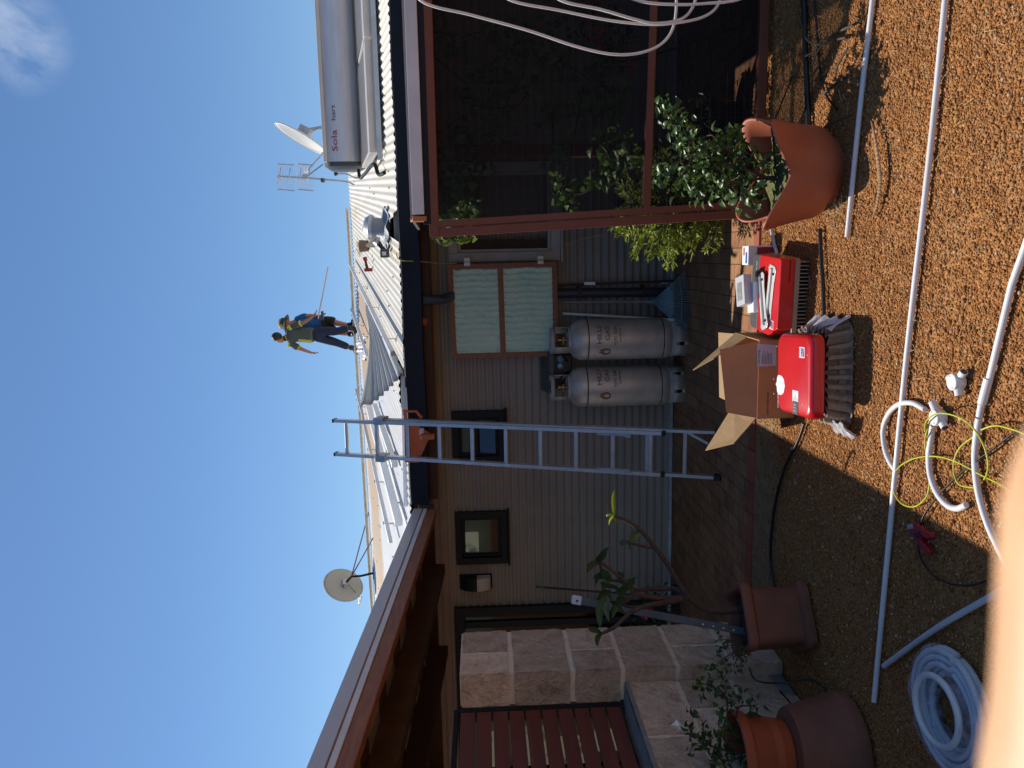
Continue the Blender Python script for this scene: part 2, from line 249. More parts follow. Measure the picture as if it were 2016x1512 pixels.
# ------------------------------------------------------------------ mesh builder
class MB:
    def __init__(s): s.v = []; s.f = []; s.t = []
    def add(s, vs, fs, tint=.5):
        o = len(s.v); s.v += [tuple(p) for p in vs]; s.f += [tuple(i+o for i in f) for f in fs]; s.t += [tint]*len(fs); return s
    def box(s, lo, hi, mat=None, tint=.5):
        x0, y0, z0 = lo; x1, y1, z1 = hi
        vs = [Vector(p) for p in ((x0,y0,z0),(x1,y0,z0),(x1,y1,z0),(x0,y1,z0),(x0,y0,z1),(x1,y0,z1),(x1,y1,z1),(x0,y1,z1))]
        if mat: vs = [mat @ p for p in vs]
        return s.add(vs, [(0,3,2,1),(4,5,6,7),(0,1,5,4),(1,2,6,5),(2,3,7,6),(3,0,4,7)], tint)
    def bar(s, a, b, w, h, up=(0, 0, 1), tint=.5):
        a, b = Vector(a), Vector(b); d = (b-a).normalized(); u = Vector(up); x = d.cross(u).normalized(); u = x.cross(d)
        vs = [p + x*i*w/2 + u*j*h/2 for p in (a, b) for i, j in ((-1,-1),(1,-1),(1,1),(-1,1))]
        return s.add(vs, [(0,1,2,3),(7,6,5,4),(0,4,5,1),(1,5,6,2),(2,6,7,3),(3,7,4,0)], tint)
    def tube(s, pts, r, n=8, closed=False, tint=.5, hollow=False):
        pts = [Vector(p) for p in pts]; k = len(pts); rs = r if isinstance(r, (list, tuple)) else [r]*k
        vs = []; prev = None
        for i, p in enumerate(pts):
            a = pts[i-1] if (i or closed) else p; c = pts[(i+1) % k] if (i < k-1 or closed) else p
            d = (c-a).normalized() if (c-a).length > 1e-9 else Vector((0, 0, 1))
            if prev is None: x = d.orthogonal().normalized()
            else: x = (prev - d*prev.dot(d)); x = x.normalized() if x.length > 1e-6 else d.orthogonal().normalized()
            prev = x; y = d.cross(x)
            vs += [p + (x*math.cos(2*math.pi*j/n) + y*math.sin(2*math.pi*j/n))*rs[i] for j in range(n)]
        fs = [(i*n+j, i*n+(j+1) % n, (i+1)*n+(j+1) % n, (i+1)*n+j) for i in range(k-1) for j in range(n)]
        if closed: fs += [((k-1)*n+j, (k-1)*n+(j+1) % n, (j+1) % n, j) for j in range(n)]
        elif not hollow: fs += [tuple(range(n))[::-1], tuple((k-1)*n+j for j in range(n))]
        return s.add(vs, fs, tint)
    def lathe(s, prof, c=(0, 0, 0), n=32, mat=None, tint=.5, cap=(False, False)):
        vs = []
        for r, z in prof:
            for j in range(n):
                a = 2*math.pi*j/n; p = Vector((r*math.cos(a), r*math.sin(a), z)); vs.append((mat @ p if mat else p) + Vector(c))
        k = len(prof); fs = [(i*n+j, i*n+(j+1) % n, (i+1)*n+(j+1) % n, (i+1)*n+j) for i in range(k-1) for j in range(n)]
        if cap[0]: fs.append(tuple(range(n))[::-1])
        if cap[1]: fs.append(tuple((k-1)*n+j for j in range(n)))
        return s.add(vs, fs, tint)
    def prism(s, poly, h, mat, tint=.5):
        k = len(poly); vs = [mat @ Vector((x, y, 0)) for x, y in poly] + [mat @ Vector((x, y, h)) for x, y in poly]
        return s.add(vs, [tuple(range(k))[::-1], tuple(range(k, 2*k))] + [(i, (i+1) % k, k+(i+1) % k, k+i) for i in range(k)], tint)
    def grid(s, fn, nu, nv, closed=False, skip=None, tint=.5):
        vs = [fn(i/(nu if closed else nu-1) if nu > 1 else 0, j/(nv-1)) for i in range(nu) for j in range(nv)]
        fs = [(i*nv+j, ((i+1) % nu)*nv+j, ((i+1) % nu)*nv+j+1, i*nv+j+1) for i in range(nu if closed else nu-1) for j in range(nv-1)]
        if skip: fs = [f for f in fs if not skip(sum((Vector(vs[i]) for i in f), Vector())/4)]
        return s.add(vs, fs, tint)
    def leaf(s, p, d, up, L, w, tint=.5, fold=.25, droop=.15):
        p, d = Vector(p), Vector(d).normalized(); x = d.cross(Vector(up))
        x = x.normalized() if x.length > 1e-4 else d.orthogonal().normalized(); u = x.cross(d)
        q = lambda a, bq, c: p + d*(a*L) + x*(bq*w) + u*(c*w)
        vs = [q(0,0,0), q(.3,-.42,fold), q(.3,0,-.02), q(.3,.42,fold), q(.65,-.42,fold-droop), q(.65,0,-droop), q(.65,.42,fold-droop), q(1,0,-3*droop)]
        return s.add(vs, [(0,2,1),(0,3,2),(1,2,5,4),(2,3,6,5),(4,5,7),(5,6,7)], tint)
    def build(s, name, mat, parent=None, origin=None, smooth=30, bevel=0, bseg=2, solid=0, sub=0):
        off = world_loc(parent) if parent else (Vector(origin) if origin is not None else base_of(s.v))
        me = bpy.data.meshes.new(name)
        me.from_pydata([(x-off.x, y-off.y, z-off.z) for x, y, z in s.v], [], s.f); me.update()
        a = me.attributes.new('tint', 'FLOAT', 'FACE'); a.data.foreach_set('value', s.t)
        if smooth:
            me.polygons.foreach_set('use_smooth', [True]*len(me.polygons))
            if smooth < 180: me.set_sharp_from_angle(angle=math.radians(smooth))
        me.materials.append(mat)
        o = bpy.data.objects.new(name, me); COL.objects.link(o)
        if parent: o.parent = parent
        else: o.location = off
        if solid: md = o.modifiers.new('solid', 'SOLIDIFY'); md.thickness = solid; md.offset = 0
        if bevel:
            md = o.modifiers.new('bevel', 'BEVEL'); md.width = bevel; md.segments = bseg; md.limit_method = 'ANGLE'; md.angle_limit = math.radians(35)
        if sub: md = o.modifiers.new('sub', 'SUBSURF'); md.levels = sub; md.render_levels = sub
        return o
def base_of(v):
    xs, ys, zs = zip(*v); return Vector(((min(xs)+max(xs))/2, (min(ys)+max(ys))/2, min(zs)))
def world_loc(o):
    p = Vector()
    while o: p = p + o.location; o = o.parent
    return p
def thing(name, label, cat, loc, group=None):
    o = bpy.data.objects.new(name, None); COL.objects.link(o); o.location = loc; o.empty_display_size = .1
    return tag(o, label, cat, group)
def tag(o, label, cat, group=None):
    o['label'] = label; o['category'] = cat
    if group: o['group'] = group
    return o
def struct(o): o['kind'] = 'structure'; return o
def lab(o, label): o['label'] = label; return o
def copy_tree(o, parent=None):
    c = o.copy(); COL.objects.link(c); c.parent = parent
    for ch in list(o.children): copy_tree(ch, c)
    return c
def spline(pts, per=8, closed=False):                          # Catmull-Rom
    P = [Vector(p) for p in pts]; n = len(P); out = []
    for i in range(n if closed else n-1):
        a, b, c, d = (P[(i-1) % n], P[i], P[(i+1) % n], P[(i+2) % n]) if closed else (P[max(i-1, 0)], P[i], P[i+1], P[min(i+2, n-1)])
        for k in range(per):
            t = k/per; out.append(.5*((2*b) + (c-a)*t + (2*a-5*b+4*c-d)*t*t + (3*b-a-3*c+d)*t**3))
    if not closed: out.append(P[-1])
    return out
def frame(o, x, y): # matrix: local x along x, local y along y (orthogonalised), z = normal
    x = Vector(x).normalized(); z = x.cross(Vector(y)).normalized(); y = z.cross(x)
    m = Matrix((x, y, z)).transposed().to_4x4(); m.translation = Vector(o); return m
def txt(name, body, size, mat, parent, mtx, wrap=None, align='CENTER', extrude=.0008, bold=0, sx=1):
    cu = bpy.data.curves.new(name, 'FONT'); cu.body = body; cu.size = size; cu.align_x = align; cu.align_y = 'CENTER'; cu.extrude = extrude; cu.offset = bold; cu.resolution_u = 3
    t = bpy.data.objects.new(name, cu); COL.objects.link(t); bpy.context.view_layer.update()
    me = bpy.data.meshes.new_from_object(t.evaluated_get(bpy.context.evaluated_depsgraph_get())); bpy.data.objects.remove(t); bpy.data.curves.remove(cu)
    off = world_loc(parent)
    for v in me.vertices:
        x, y, z = v.co.x*sx, v.co.y, v.co.z
        if wrap:
            c, r, a0 = wrap; a = a0 + x/r; p = Vector((c[0] + (r+z+.0012)*math.cos(a), c[1] + (r+z+.0012)*math.sin(a), c[2]+y))
        else: p = mtx @ Vector((x, y, z))
        v.co = p - off
    me.materials.clear(); me.materials.append(mat); me.name = name
    o = bpy.data.objects.new(name, me); COL.objects.link(o); o.parent = parent; return o
def skin_obj(name, joints, edges, mat, parent, sub=2, root=0):
    off = world_loc(parent); me = bpy.data.meshes.new(name)
    me.from_pydata([Vector(j[0])-off for j in joints], edges, [])
    o = bpy.data.objects.new(name, me); COL.objects.link(o)
    md = o.modifiers.new('skin', 'SKIN'); md.use_smooth_shade = True; md.branch_smoothing = .6
    for i, j in enumerate(joints):
        sv = me.skin_vertices[0].data[i]; rr = j[1]; sv.radius = rr if isinstance(rr, tuple) else (rr, rr); sv.use_root = (i == root)
    ms = o.modifiers.new('sub', 'SUBSURF'); ms.levels = sub; ms.render_levels = sub
    bpy.context.view_layer.update(); dg = bpy.context.evaluated_depsgraph_get()
    new = bpy.data.meshes.new_from_object(o.evaluated_get(dg)); o.modifiers.clear(); o.data = new; bpy.data.meshes.remove(me); new.name = name
    new.polygons.foreach_set('use_smooth', [True]*len(new.polygons)); new.materials.clear(); new.materials.append(mat); o.parent = parent
    return o
def blob(mb, c, rx, ry, rz, n=12, k=8, mat=None, tint=.5, zmin=-1):
    def fn(u, v):
        a = 2*math.pi*u; ph = math.pi*(v-.5); z = max(zmin, math.sin(ph)); p = Vector((rx*math.cos(ph)*math.cos(a), ry*math.cos(ph)*math.sin(a), rz*z))
        return (mat @ p if mat else p) + Vector(c)
    mb.grid(fn, n, k, closed=True, tint=tint); return mb
def rvec(): 
    return Vector((random.gauss(0, 1), random.gauss(0, 1), random.gauss(0, 1))).normalized()

# ================================================================== ground and paving
mb = MB(); mb.grid(lambda u, v: Vector(((u-.5)*1600, (v-.5)*1600, -.012)), 9, 9)
struct(mb.build('ground', ground_m, origin=(0, 0, -.012), smooth=0))
def ico():
    p = (1+5**.5)/2
    v = np.array([(-1,p,0),(1,p,0),(-1,-p,0),(1,-p,0),(0,-1,p),(0,1,p),(0,-1,-p),(0,1,-p),(p,0,-1),(p,0,1),(-p,0,-1),(-p,0,1)])/np.hypot(1, p)
    f = np.array([(0,11,5),(0,5,1),(0,1,7),(0,7,10),(0,10,11),(1,5,9),(5,11,4),(11,10,2),(10,7,6),(7,1,8),(3,9,4),(3,4,2),(3,2,6),(3,6,8),(3,8,9),(4,9,5),(2,4,11),(6,2,10),(8,6,7),(9,8,1)])
    return v, f
def pebbles(n):
    xy = np.column_stack((rng.uniform(-3, 2.1, n*3), rng.uniform(2.35, 5.28, n*3)))
    fw, rt, up = (np.array(q) for q in (FW, RT, UP)); d = np.column_stack((xy, np.full(len(xy), -EYE))); w = d @ fw
    px = 1008 - FPX*(d @ up)/w; py = 756 - FPX*(d @ rt)/w
    clump = np.sin(xy[:, 0]*5.1+1.3*np.sin(xy[:, 1]*3.7))*np.sin(xy[:, 1]*6.3+2)  # swept, finer patches
    bare = (xy[:, 0] < -1.12 + rng.normal(0, .09, len(xy))) & (xy[:, 1] > 4.90 + .05*np.sin(xy[:, 0]*7) + rng.normal(0, .05, len(xy)))
    xy = xy[((~bare) | (rng.random(len(xy)) < .10)) & (px < 2050) & (py > -60) & (py < 1570) & (rng.random(len(xy)) < .78+.3*clump)][:n]; n = len(xy)
    v, f = ico(); s = np.clip(rng.lognormal(math.log(.0034), .36, n), .002, .012)
    q = rng.normal(size=(n, 4)); q /= np.linalg.norm(q, axis=1)[:, None]; w_, x, y, z = q.T
    Rm = np.stack([1-2*(y*y+z*z), 2*(x*y-z*w_), 2*(x*z+y*w_), 2*(x*y+z*w_), 1-2*(x*x+z*z), 2*(y*z-x*w_), 2*(x*z-y*w_), 2*(y*z+x*w_), 1-2*(x*x+y*y)], 1).reshape(n, 3, 3)
    vv = np.einsum('nij,kj->nki', Rm, v)*(1+rng.uniform(-.22, .22, (n, 12, 1)))*np.stack((s*rng.uniform(.85, 1.35, n), s*rng.uniform(.85, 1.35, n), s*rng.uniform(.6, .95, n)), 1)[:, None, :]
    vv += np.stack((xy[:, 0], xy[:, 1], -.012 + s*rng.uniform(.1, .75, n)), 1)[:, None, :]
    ff = (f[None]+12*np.arange(n)[:, None, None]).reshape(-1, 3)
    me = bpy.data.meshes.new('gravel'); me.vertices.add(n*12); me.vertices.foreach_set('co', vv.reshape(-1).astype(np.float32))
    me.loops.add(len(ff)*3); me.loops.foreach_set('vertex_index', ff.reshape(-1).astype(np.int32)); me.polygons.add(len(ff)); me.polygons.foreach_set('loop_start', np.arange(0, len(ff)*3, 3, dtype=np.int32))
    me.update(); me.validate(); me.polygons.foreach_set('use_smooth', np.ones(len(ff), bool))
    a = me.attributes.new('tint', 'FLOAT', 'FACE'); a.data.foreach_set('value', np.repeat(np.clip(rng.normal(.55, .22, n), 0, 1), 20).astype(np.float32)); me.materials.append(gravel_m)
    o = bpy.data.objects.new('gravel', me); COL.objects.link(o); o['kind'] = 'stuff'; tag(o, 'loose orange pea gravel covering the yard in front of the paving', 'gravel'); return o
pebbles(150000)
mb = MB(); mb.grid(lambda u, v: Vector((-9+8.12*u, 4.80+.49*v, -.0105+.0012*math.sin(u*90)*math.sin(v*9))), 120, 8); struct(mb.build('dirt_strip', M('compacted_sandy_dirt', (.27, .165, .075), .95, 0, .3, 14, bump=.7, bs=90, dirt=(.12, .075, .04), dirt_amt=.6), smooth=60))
mb = MB(); mb.box((-9, 5.40, -.05), (6, 7.60, 0)); struct(mb.build('paving', paver_m, smooth=0))
mb = MB(); x = -9
while x < 6:
    mb.box((x+.002, 5.285+random.uniform(-.004, .004), -.05), (x+.228, 5.395, .002+random.uniform(0, .004)), tint=random.random()); x += .231
struct(mb.build('paving_edge', edge_m, smooth=0, bevel=.006))

# ================================================================== the house
glass2_m = M('opaque_dark_glass', (.012, .016, .022), .06, spec=.9, coat=1)
WY = 7.65
house = thing('house', 'long low house with grey corrugated iron walls and a pale corrugated roof', 'house', (-3, WY, 0))
def rect(x0, y0, x1, y1, Y=WY):                        # picture rectangle -> (xmin,zmin,xmax,zmax) on the plane y=Y
    a, b = gy(x0, y0, Y), gy(x1, y1, Y); return (min(a.x, b.x), min(a.z, b.z), max(a.x, b.x), max(a.z, b.z))
W1, W2 = rect(891, 811, 993, 906), rect(898, 1009, 999, 1104)
W2 = (W2[0], W1[1], W2[2], W1[3])
W3 = (gy(990, 512, WY).x, gy(1100, 512, WY).z, gy(990, 322, WY).x, gy(886, 512, WY).z)
DR = (-7.4, .06, gy(1100, 1189, WY).x, gy(897, 1189, WY).z)
OPEN = [W1, W2, W3, DR]
xs = sorted({-13.0, 4.6} | {q for o in OPEN for q in (o[0], o[2])})
PITCH = .0762; rows = int(2.62/(PITCH/8)); mb = MB()
zs = [.03+i*PITCH/8 for i in range(rows)]
for k in range(len(xs)-1):
    xa, xb = xs[k], xs[k+1]; hit = [o for o in OPEN if o[0]-.001 <= xa and xb <= o[2]+.001]
    vs = []; fs = []
    for i, z in enumerate(zs):
        y = WY + .0085*math.cos(2*math.pi*z/PITCH); vs += [(xa, y, z), (xb, y, z)]
        if i and not any(o[1] < (z+zs[i-1])/2 < o[3] for o in hit): fs.append((2*i-2, 2*i-1, 2*i+1, 2*i))
    mb.add(vs, fs)
mb.build('wall', wall_m, house, smooth=60)
mb = MB(); mb.box((-13, WY-.03, 0), (4.6, WY+.08, .035)); mb.build('base_flashing', steel_m, house, smooth=0, bevel=.004)
# rooms behind the glass
mb = MB()
for lo, hi in (((-13, 10.6, 0), (4.6, 10.7, 2.7)), ((-13, 7.75, .0), (4.6, 10.6, .03)), ((-13, 7.75, 2.62), (4.6, 10.6, 2.68)), ((-4.5, 7.75, 0), (-4.42, 10.6, 2.65)), ((-1.2, 7.75, 0), (-1.12, 10.6, 2.65))): mb.box(lo, hi)
mb.build('inner_wall', M('dim_plaster', (.30, .29, .27), .9), house, smooth=0)
def add_glow_panel(x0, y0, x1, y1, Y, name='added_glow_panel'):  # unseen glowing panel added indoors to give the glass a bright patch
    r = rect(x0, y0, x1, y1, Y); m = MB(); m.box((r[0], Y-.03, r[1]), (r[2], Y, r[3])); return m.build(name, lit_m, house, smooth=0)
add_glow_panel(913, 1048, 943, 1084, 10.5)
def win_frame(o, w=.055, y0=WY-.045, y1=WY+.06):
    m = MB(); x0, z0, x1, z1 = o; e = .012
    m.box((x0-e, y0, z0-e), (x0+w, y1, z1+e)); m.box((x1-w, y0, z0-e), (x1+e, y1, z1+e)); m.box((x0+w, y0, z1-w), (x1-w, y1, z1+e)); m.box((x0+w, y0, z0-e), (x1-w, y1, z0+w)); return m
def add_window(o, mat, sash=None, pane=True, w=.055):
    f = win_frame(o, w).build('window', mat, house, smooth=0, bevel=.004); x0, z0, x1, z1 = o
    s = MB(); i = w; e = .03
    for lo, hi in (((x0+i, WY-.01, z0+i), (x0+i+e, WY+.03, z1-i)), ((x1-i-e, WY-.01, z0+i), (x1-i, WY+.03, z1-i)), ((x0+i+e, WY-.01, z1-i-e), (x1-i-e, WY+.03, z1-i)), ((x0+i+e, WY-.01, z0+i), (x1-i-e, WY+.03, z0+i+e))): s.box(lo, hi)
    if sash: s.box((x0+i+e, WY-.012, sash-.018), (x1-i-e, WY+.032, sash+.018))
    s.build('sash', mat, f, smooth=0, bevel=.003)
    if pane:
        if sash:
            p = MB(); p.box((x0+i+e-.004, WY+.012, sash), (x1-i-e+.004, WY+.017, z1-i-e+.004)); p.build('pane', glass_m, f, smooth=0)
            p = MB(); a_ = [Vector((x0+i+e, WY-.05, z0+i+e)), Vector((x1-i-e, WY-.05, z0+i+e)), Vector((x1-i-e, WY+.01, sash-.02)), Vector((x0+i+e, WY+.01, sash-.02))]; p.add(a_, [(0, 1, 2, 3)]); p.build('pane', glass2_m, f, smooth=0)
        else:
            p = MB(); p.box((x0+i+e-.004, WY+.012, z0+i+e-.004), (x1-i-e+.004, WY+.017, z1-i-e+.004)); p.build('pane', glass_m, f, smooth=0)
    b = MB(); b.box((x0-.03, WY-.07, z0-.035), (x1+.03, WY+.02, z0-.014)); b.build('sill', mat, f, smooth=0, bevel=.004)
    return f
lab(add_window(W1, dark_m, sash=W1[1]+.27), 'dark framed window with two sashes behind the ladder')
lab(add_window(W2, dark_m), 'small square dark framed window left of the ladder')
w3 = add_window(W3, M('weathered_white_paint', (.40, .38, .36), .6, 0, .12, 8), pane=False, w=.075); lab(w3, 'white painted window frame beside the green shutter')
m = MB(); m.box((W3[0]+.105, WY+.02, W3[1]+.1), (W3[0]+.19, WY+.06, W3[3]-.1)); m.build('inner_stop', darktimber_m, w3, smooth=0)
m = MB(); m.grid(lambda u, v: Vector((W3[0]+u*(W3[2]-W3[0]), WY+.16, W3[1]+v*(W3[3]-W3[1])+0)) + Vector((0, .0085*math.cos(2*math.pi*v*(W3[3]-W3[1])/PITCH), 0)), 2, 110); m.build('inner_lining', wall_m, w3, smooth=60)
# sliding door
dr = win_frame(DR, .09, WY-.05).build('door', dark_m, house, smooth=0, bevel=.005); lab(dr, 'wide dark framed glass sliding door behind the limestone pier')
m = MB(); 
for xx in (DR[2]-.19, -4.45, -5.4, -6.4): m.box((xx-.035, WY-.02, DR[1]+.09), (xx+.035, WY+.03, DR[3]-.09))
m.box((DR[0], WY-.02, DR[1]+.09), (DR[2]-.09, WY+.028, DR[1]+.2)); m.build('sash', dark_m, dr, smooth=0, bevel=.004)
m = MB(); m.box((DR[0]+.08, WY+.005, DR[1]+.19), (DR[2]-.09, WY+.011, DR[3]-.085)); m.build('pane', glass_m, dr, smooth=0)
m = MB(); ca, cb_ = gy(1000, 1245, WY+.12).x, gy(1000, 1211, WY+.12).x
m.grid(lambda u, v: Vector((ca+(cb_-ca)*u, WY+.12+.018*math.sin(u*40), .12+v*(DR[3]-.35))), 40, 2); m.build('curtain', curtain_m, dr, smooth=80)
for a in ((960, 1440, 1000, 1512), (1010, 1430, 1080, 1512), (1090, 1450, 1160, 1512), (1170, 1436, 1218, 1475)): add_glow_panel(*a, 10.4)  # added glow in place of yard reflections in the door glass
# eave: gutter, fascia, soffit timber
GX0, GX1 = -2.27, 4.4
m = MB(); prof = [(7.15, 2.40), (7.145, 2.43), (7.145, 2.555), (7.138, 2.565), (7.15, 2.577), (7.165, 2.57), (7.165, 2.42), (7.26, 2.42), (7.26, 2.56), (7.275, 2.56), (7.275, 2.40)]
vs = []; k = len(prof)
nx = 40
for i in range(nx): vs += [(GX0+(GX1-GX0)*i/(nx-1), y, z+.004*math.sin(i*.9)) for y, z in prof]
fs = [(i*k+j, i*k+(j+1) % k, (i+1)*k+(j+1) % k, (i+1)*k+j) for i in range(nx-1) for j in range(k)] + [tuple(range(k)), tuple((nx-1)*k+j for j in range(k))[::-1]]
m.add(vs, fs); m.build('gutter', gutter_m, house, smooth=40)
m = MB(); m.box((GX0, 7.285, 2.33), (GX1, 7.325, 2.55)); m.build('fascia_board', darktimber_m, house, smooth=0, bevel=.004)
m = MB()
xx = -12.8
while xx < 4.4: m.bar((xx, 7.33, 2.50), (xx+.03, 7.64, 2.545), .045, .09); xx += .6
m.box((-13, 7.33, 2.585), (4.5, 7.63, 2.60)); m.build('eave_rafters', darktimber_m, house, smooth=0)
# corrugated roof, low slope, with the hole cut round the flue
RD = .09
def ridge_y(x): return 16.34 + .223*x
YR0 = 7.20
def roof_pt(xe, t, lift=0):
    yr = ridge_y(xe+.8); Y = YR0 + (yr-YR0)*t; return Vector((xe + RD*(Y-YR0), Y, roofz(Y)+.0085*math.cos(2*math.pi*xe/PITCH)+lift))
HOLE = [(gr(757, 459).x, gr(757, 459).y+.05), (gr(790, 396).x, 7.0), (gr(790, 478).x, 7.0)]
def inside(p, poly):
    c = False; j = len(poly)-1
    for i in range(len(poly)):
        (xi, yi), (xj, yj) = poly[i], poly[j]
        if (yi > p[1]) != (yj > p[1]) and p[0] < (xj-xi)*(p[1]-yi)/(yj-yi)+xi: c = not c
        j = i
    return c
SHX0, SHX1 = gy(709, 801, 7.25).x, gy(795, 732, 7.2).x        # the loose sheet at the eave
ts = [i*.007 for i in range(28)] + [.2+.8*i/14 for i in range(15)]
def roof_part(x0, x1, skip=None):
    n = int((x1-x0)/(PITCH/6))+1; m = MB()
    vs = [roof_pt(x0+(x1-x0)*i/(n-1), t) for i in range(n) for t in ts]; k = len(ts)
    fs = [(i*k+j, (i+1)*k+j, (i+1)*k+j+1, i*k+j+1) for i in range(n-1) for j in range(k-1)]
    if skip: fs = [f for f in fs if not skip(sum((vs[i] for i in f), Vector())/4)]
    m.add(vs, fs); return m
# roof paint with the rust coloured strip below the ridge where dirt has settled
def roof_paint(name, base):
    mm = M(name, base, .55, 0, .05, 1.5, dirt=(base[0]*.86, base[1]*.76, base[2]*.58), dirt_amt=.7, stretch=(5, .35, 1))
    n, l = mm.node_tree.nodes, mm.node_tree.links; b = n['Principled BSDF']; src = b.inputs['Base Color'].links[0].from_socket
    g = n.new('ShaderNodeNewGeometry'); sp = n.new('ShaderNodeSeparateXYZ'); l.new(g.outputs['Position'], sp.inputs[0])
    nz = n.new('ShaderNodeTexNoise'); nz.inputs['Scale'].default_value = 1.6; nz.inputs['Detail'].default_value = 8; nz.inputs['Roughness'].default_value = .7; l.new(g.outputs['Position'], nz.inputs['Vector'])
    def mt(op, a, c=None):
        q = n.new('ShaderNodeMath'); q.operation = op
        for i, v in enumerate((a, c)):
            if v is None: continue
            if isinstance(v, (int, float)): q.inputs[i].default_value = v
            else: l.new(v, q.inputs[i])
        return q.outputs[0]
    def sm(v, lo, hi):
        q = n.new('ShaderNodeMapRange'); q.interpolation_type = 'SMOOTHSTEP'; q.inputs['From Min'].default_value = lo; q.inputs['From Max'].default_value = hi; l.new(v, q.inputs['Value']); return q.outputs['Result']
    yy = mt('ADD', mt('SUBTRACT', sp.outputs['Y'], mt('MULTIPLY', sp.outputs['X'], .2)), mt('MULTIPLY', mt('SUBTRACT', nz.outputs['Fac'], .5), 1.6))
    mask = mt('MULTIPLY', sm(yy, 12.3, 12.9), mt('SUBTRACT', 1, sm(yy, 15.0, 15.7)))
    mask = mt('MULTIPLY', mask, mt('SUBTRACT', 1, sm(sp.outputs['X'], -.7, -.3))); mask = mt('MULTIPLY', mask, sm(sp.outputs['X'], -7.5, -5.0))
    mx = n.new('ShaderNodeMix'); mx.data_type = 'RGBA'; l.new(mt('MULTIPLY', mask, .85), mx.inputs['Factor']); l.new(src, mx.inputs['A']); mx.inputs['B'].default_value = (.58, .40, .22, 1); l.new(mx.outputs['Result'], b.inputs['Base Color'])
    return mm
rf = roof_part(SHX1, 5.6, skip=lambda p: inside((p.x, p.y), HOLE)).build('roof', roof_paint('cream_corrugated_roof_paint', (.70, .66, .57)), house, smooth=70)
rf2 = roof_part(-14, SHX1, skip=lambda p: p.x > SHX0-.1 and p.y < 7.75).build('roof', roof_paint('white_corrugated_roof_paint', (.74, .74, .73)), house, smooth=70)
m = MB()
for k in range(60):
    xa = 1.0-k*.25; ya = ridge_y(xa)
    m.bar((xa, ya+.05, roofz(ya)+.07), (xa-.245, ridge_y(xa-.245)+.05, roofz(ridge_y(xa-.245))+.07), .34, .02)
m.build('ridge_cap', roof_m, rf, smooth=0, bevel=.01)
m = MB()
for k in range(60): m.tube([roof_pt(4.5-k*.3, .55-.42*((k % 3))/2.)-Vector((0, 0, .0)), roof_pt(4.5-k*.3, .55-.42*((k % 3))/2., .012)], .012, 6)
for k in range(170):
    t = random.choice((.06, .14, .27, .42, .58, .74, .9)); p = roof_pt(round(random.uniform(-11, 5)/PITCH)*PITCH, t); m.tube([p, p+Vector((0, 0, .012))], .009, 6)
m.build('roof_screws', rail_m, rf, smooth=0)['kind'] = 'stuff'
m = MB(); m.add([roof_pt(x_, 1) for x_ in (-14, 5.6)] + [roof_pt(x_, 1)+Vector((0, 9, -2.2)) for x_ in (-14, 5.6)], [(0, 1, 3, 2)]); m.build('back_slope', roof_m, rf, smooth=0)
# what shows inside the hole and under the loose sheet
m = MB(); m.box((-1.9, 7.28, 2.40), (.9, 8.6, 2.41)); m.box((-13, 8.9, 2.40), (4.5, 8.91, roofz(8.9)-.03)); m.build('ceiling_and_backing', black_m, house, smooth=0)  # the upright black sheet is an added backing that shuts out the sky
m = MB(); m.box((-.0, 7.30, 2.42), (.62, 7.36, 2.47)); m.build('roof_batten', rawtimber_m, house, smooth=0, bevel=.003)
for k in range(3): m = MB(); m.bar((SHX0-.1, 7.30+.11*k, 2.535+.02*k), (SHX1+.05, 7.32+.11*k, 2.535+.02*k), .07, .035); m.build('roof_batten', rawtimber_m, house, smooth=0, bevel=.003)
# downpipe
dp = [gy(832, 590, 7.24), gy(868, 590, 7.27), gy(893, 582, 7.55), gy(1000, 579, 7.56), gy(1308, 575, 7.56)]
m = MB(); m.tube([dp[0], dp[1], dp[2], dp[3], dp[4]-Vector((0, 0, .02))], .045, 14); d_ = m.build('downpipe', M('dark_blue_grey_pipe', (.035, .045, .06), .45, 0, .1), house, smooth=50)
m = MB(); 
for zz in (.92, .30): m = MB(); m.box((dp[3].x-.06, 7.505, zz), (dp[3].x+.06, 7.65, zz+.025)); m.build('pipe_bracket', darktimber_m, d_, smooth=0)
m = MB(); kx = gy(835, 633, 7.3); m.lathe([(0, -.035), (.03, -.03), (.042, -.008), (.042, .012), (.03, .03), (.02, .05), (.02, .07), (0, .07)], kx, 16); m.build('eave_knob', terra3_m, house, smooth=60)

# ================================================================== wall light
r = rect(905, 1138, 969, 1164, 7.6); cx, cz0, cz1 = (r[0]+r[2])/2, r[1], r[3]
wlm = thing('wall_light', 'half round wall light with slatted black hood and pale lower cover, by the sliding door', 'wall light', (cx, WY, cz0))
lx0, lx1 = r[0]+.035, r[2]+.01; zc, hz = (cz0+cz1)/2, (cz1-cz0)/2
def dprof(z0, z1, k=1.0, n=8):             # slice of a half ellipse bulging off the wall
    zz = [z0+(z1-z0)*i/n for i in range(n+1)]; return [(WY-.012, z0)] + [(WY-.012-.125*k*math.sqrt(max(0, 1-((z-zc)/hz)**2)), z) for z in zz] + [(WY-.012, z1)]
def dslice(m, z0, z1, k=1.0, a=lx0, b_=lx1): p = dprof(z0, z1, k); q = len(p); m.add([Vector((a, y, z)) for y, z in p]+[Vector((b_, y, z)) for y, z in p], [tuple(range(q)), tuple(range(q, 2*q))[::-1]] + [(t, q+t, q+(t+1) % q, (t+1) % q) for t in range(q)])
zm = cz0+hz*.92
m = MB(); dslice(m, cz0+.014, zm, .97); m.build('diffuser', curtain_m, wlm, smooth=40)
m = MB(); hh = (cz1-zm)/5
for k in range(5): dslice(m, zm+k*hh+.003, zm+(k+1)*hh-.006)
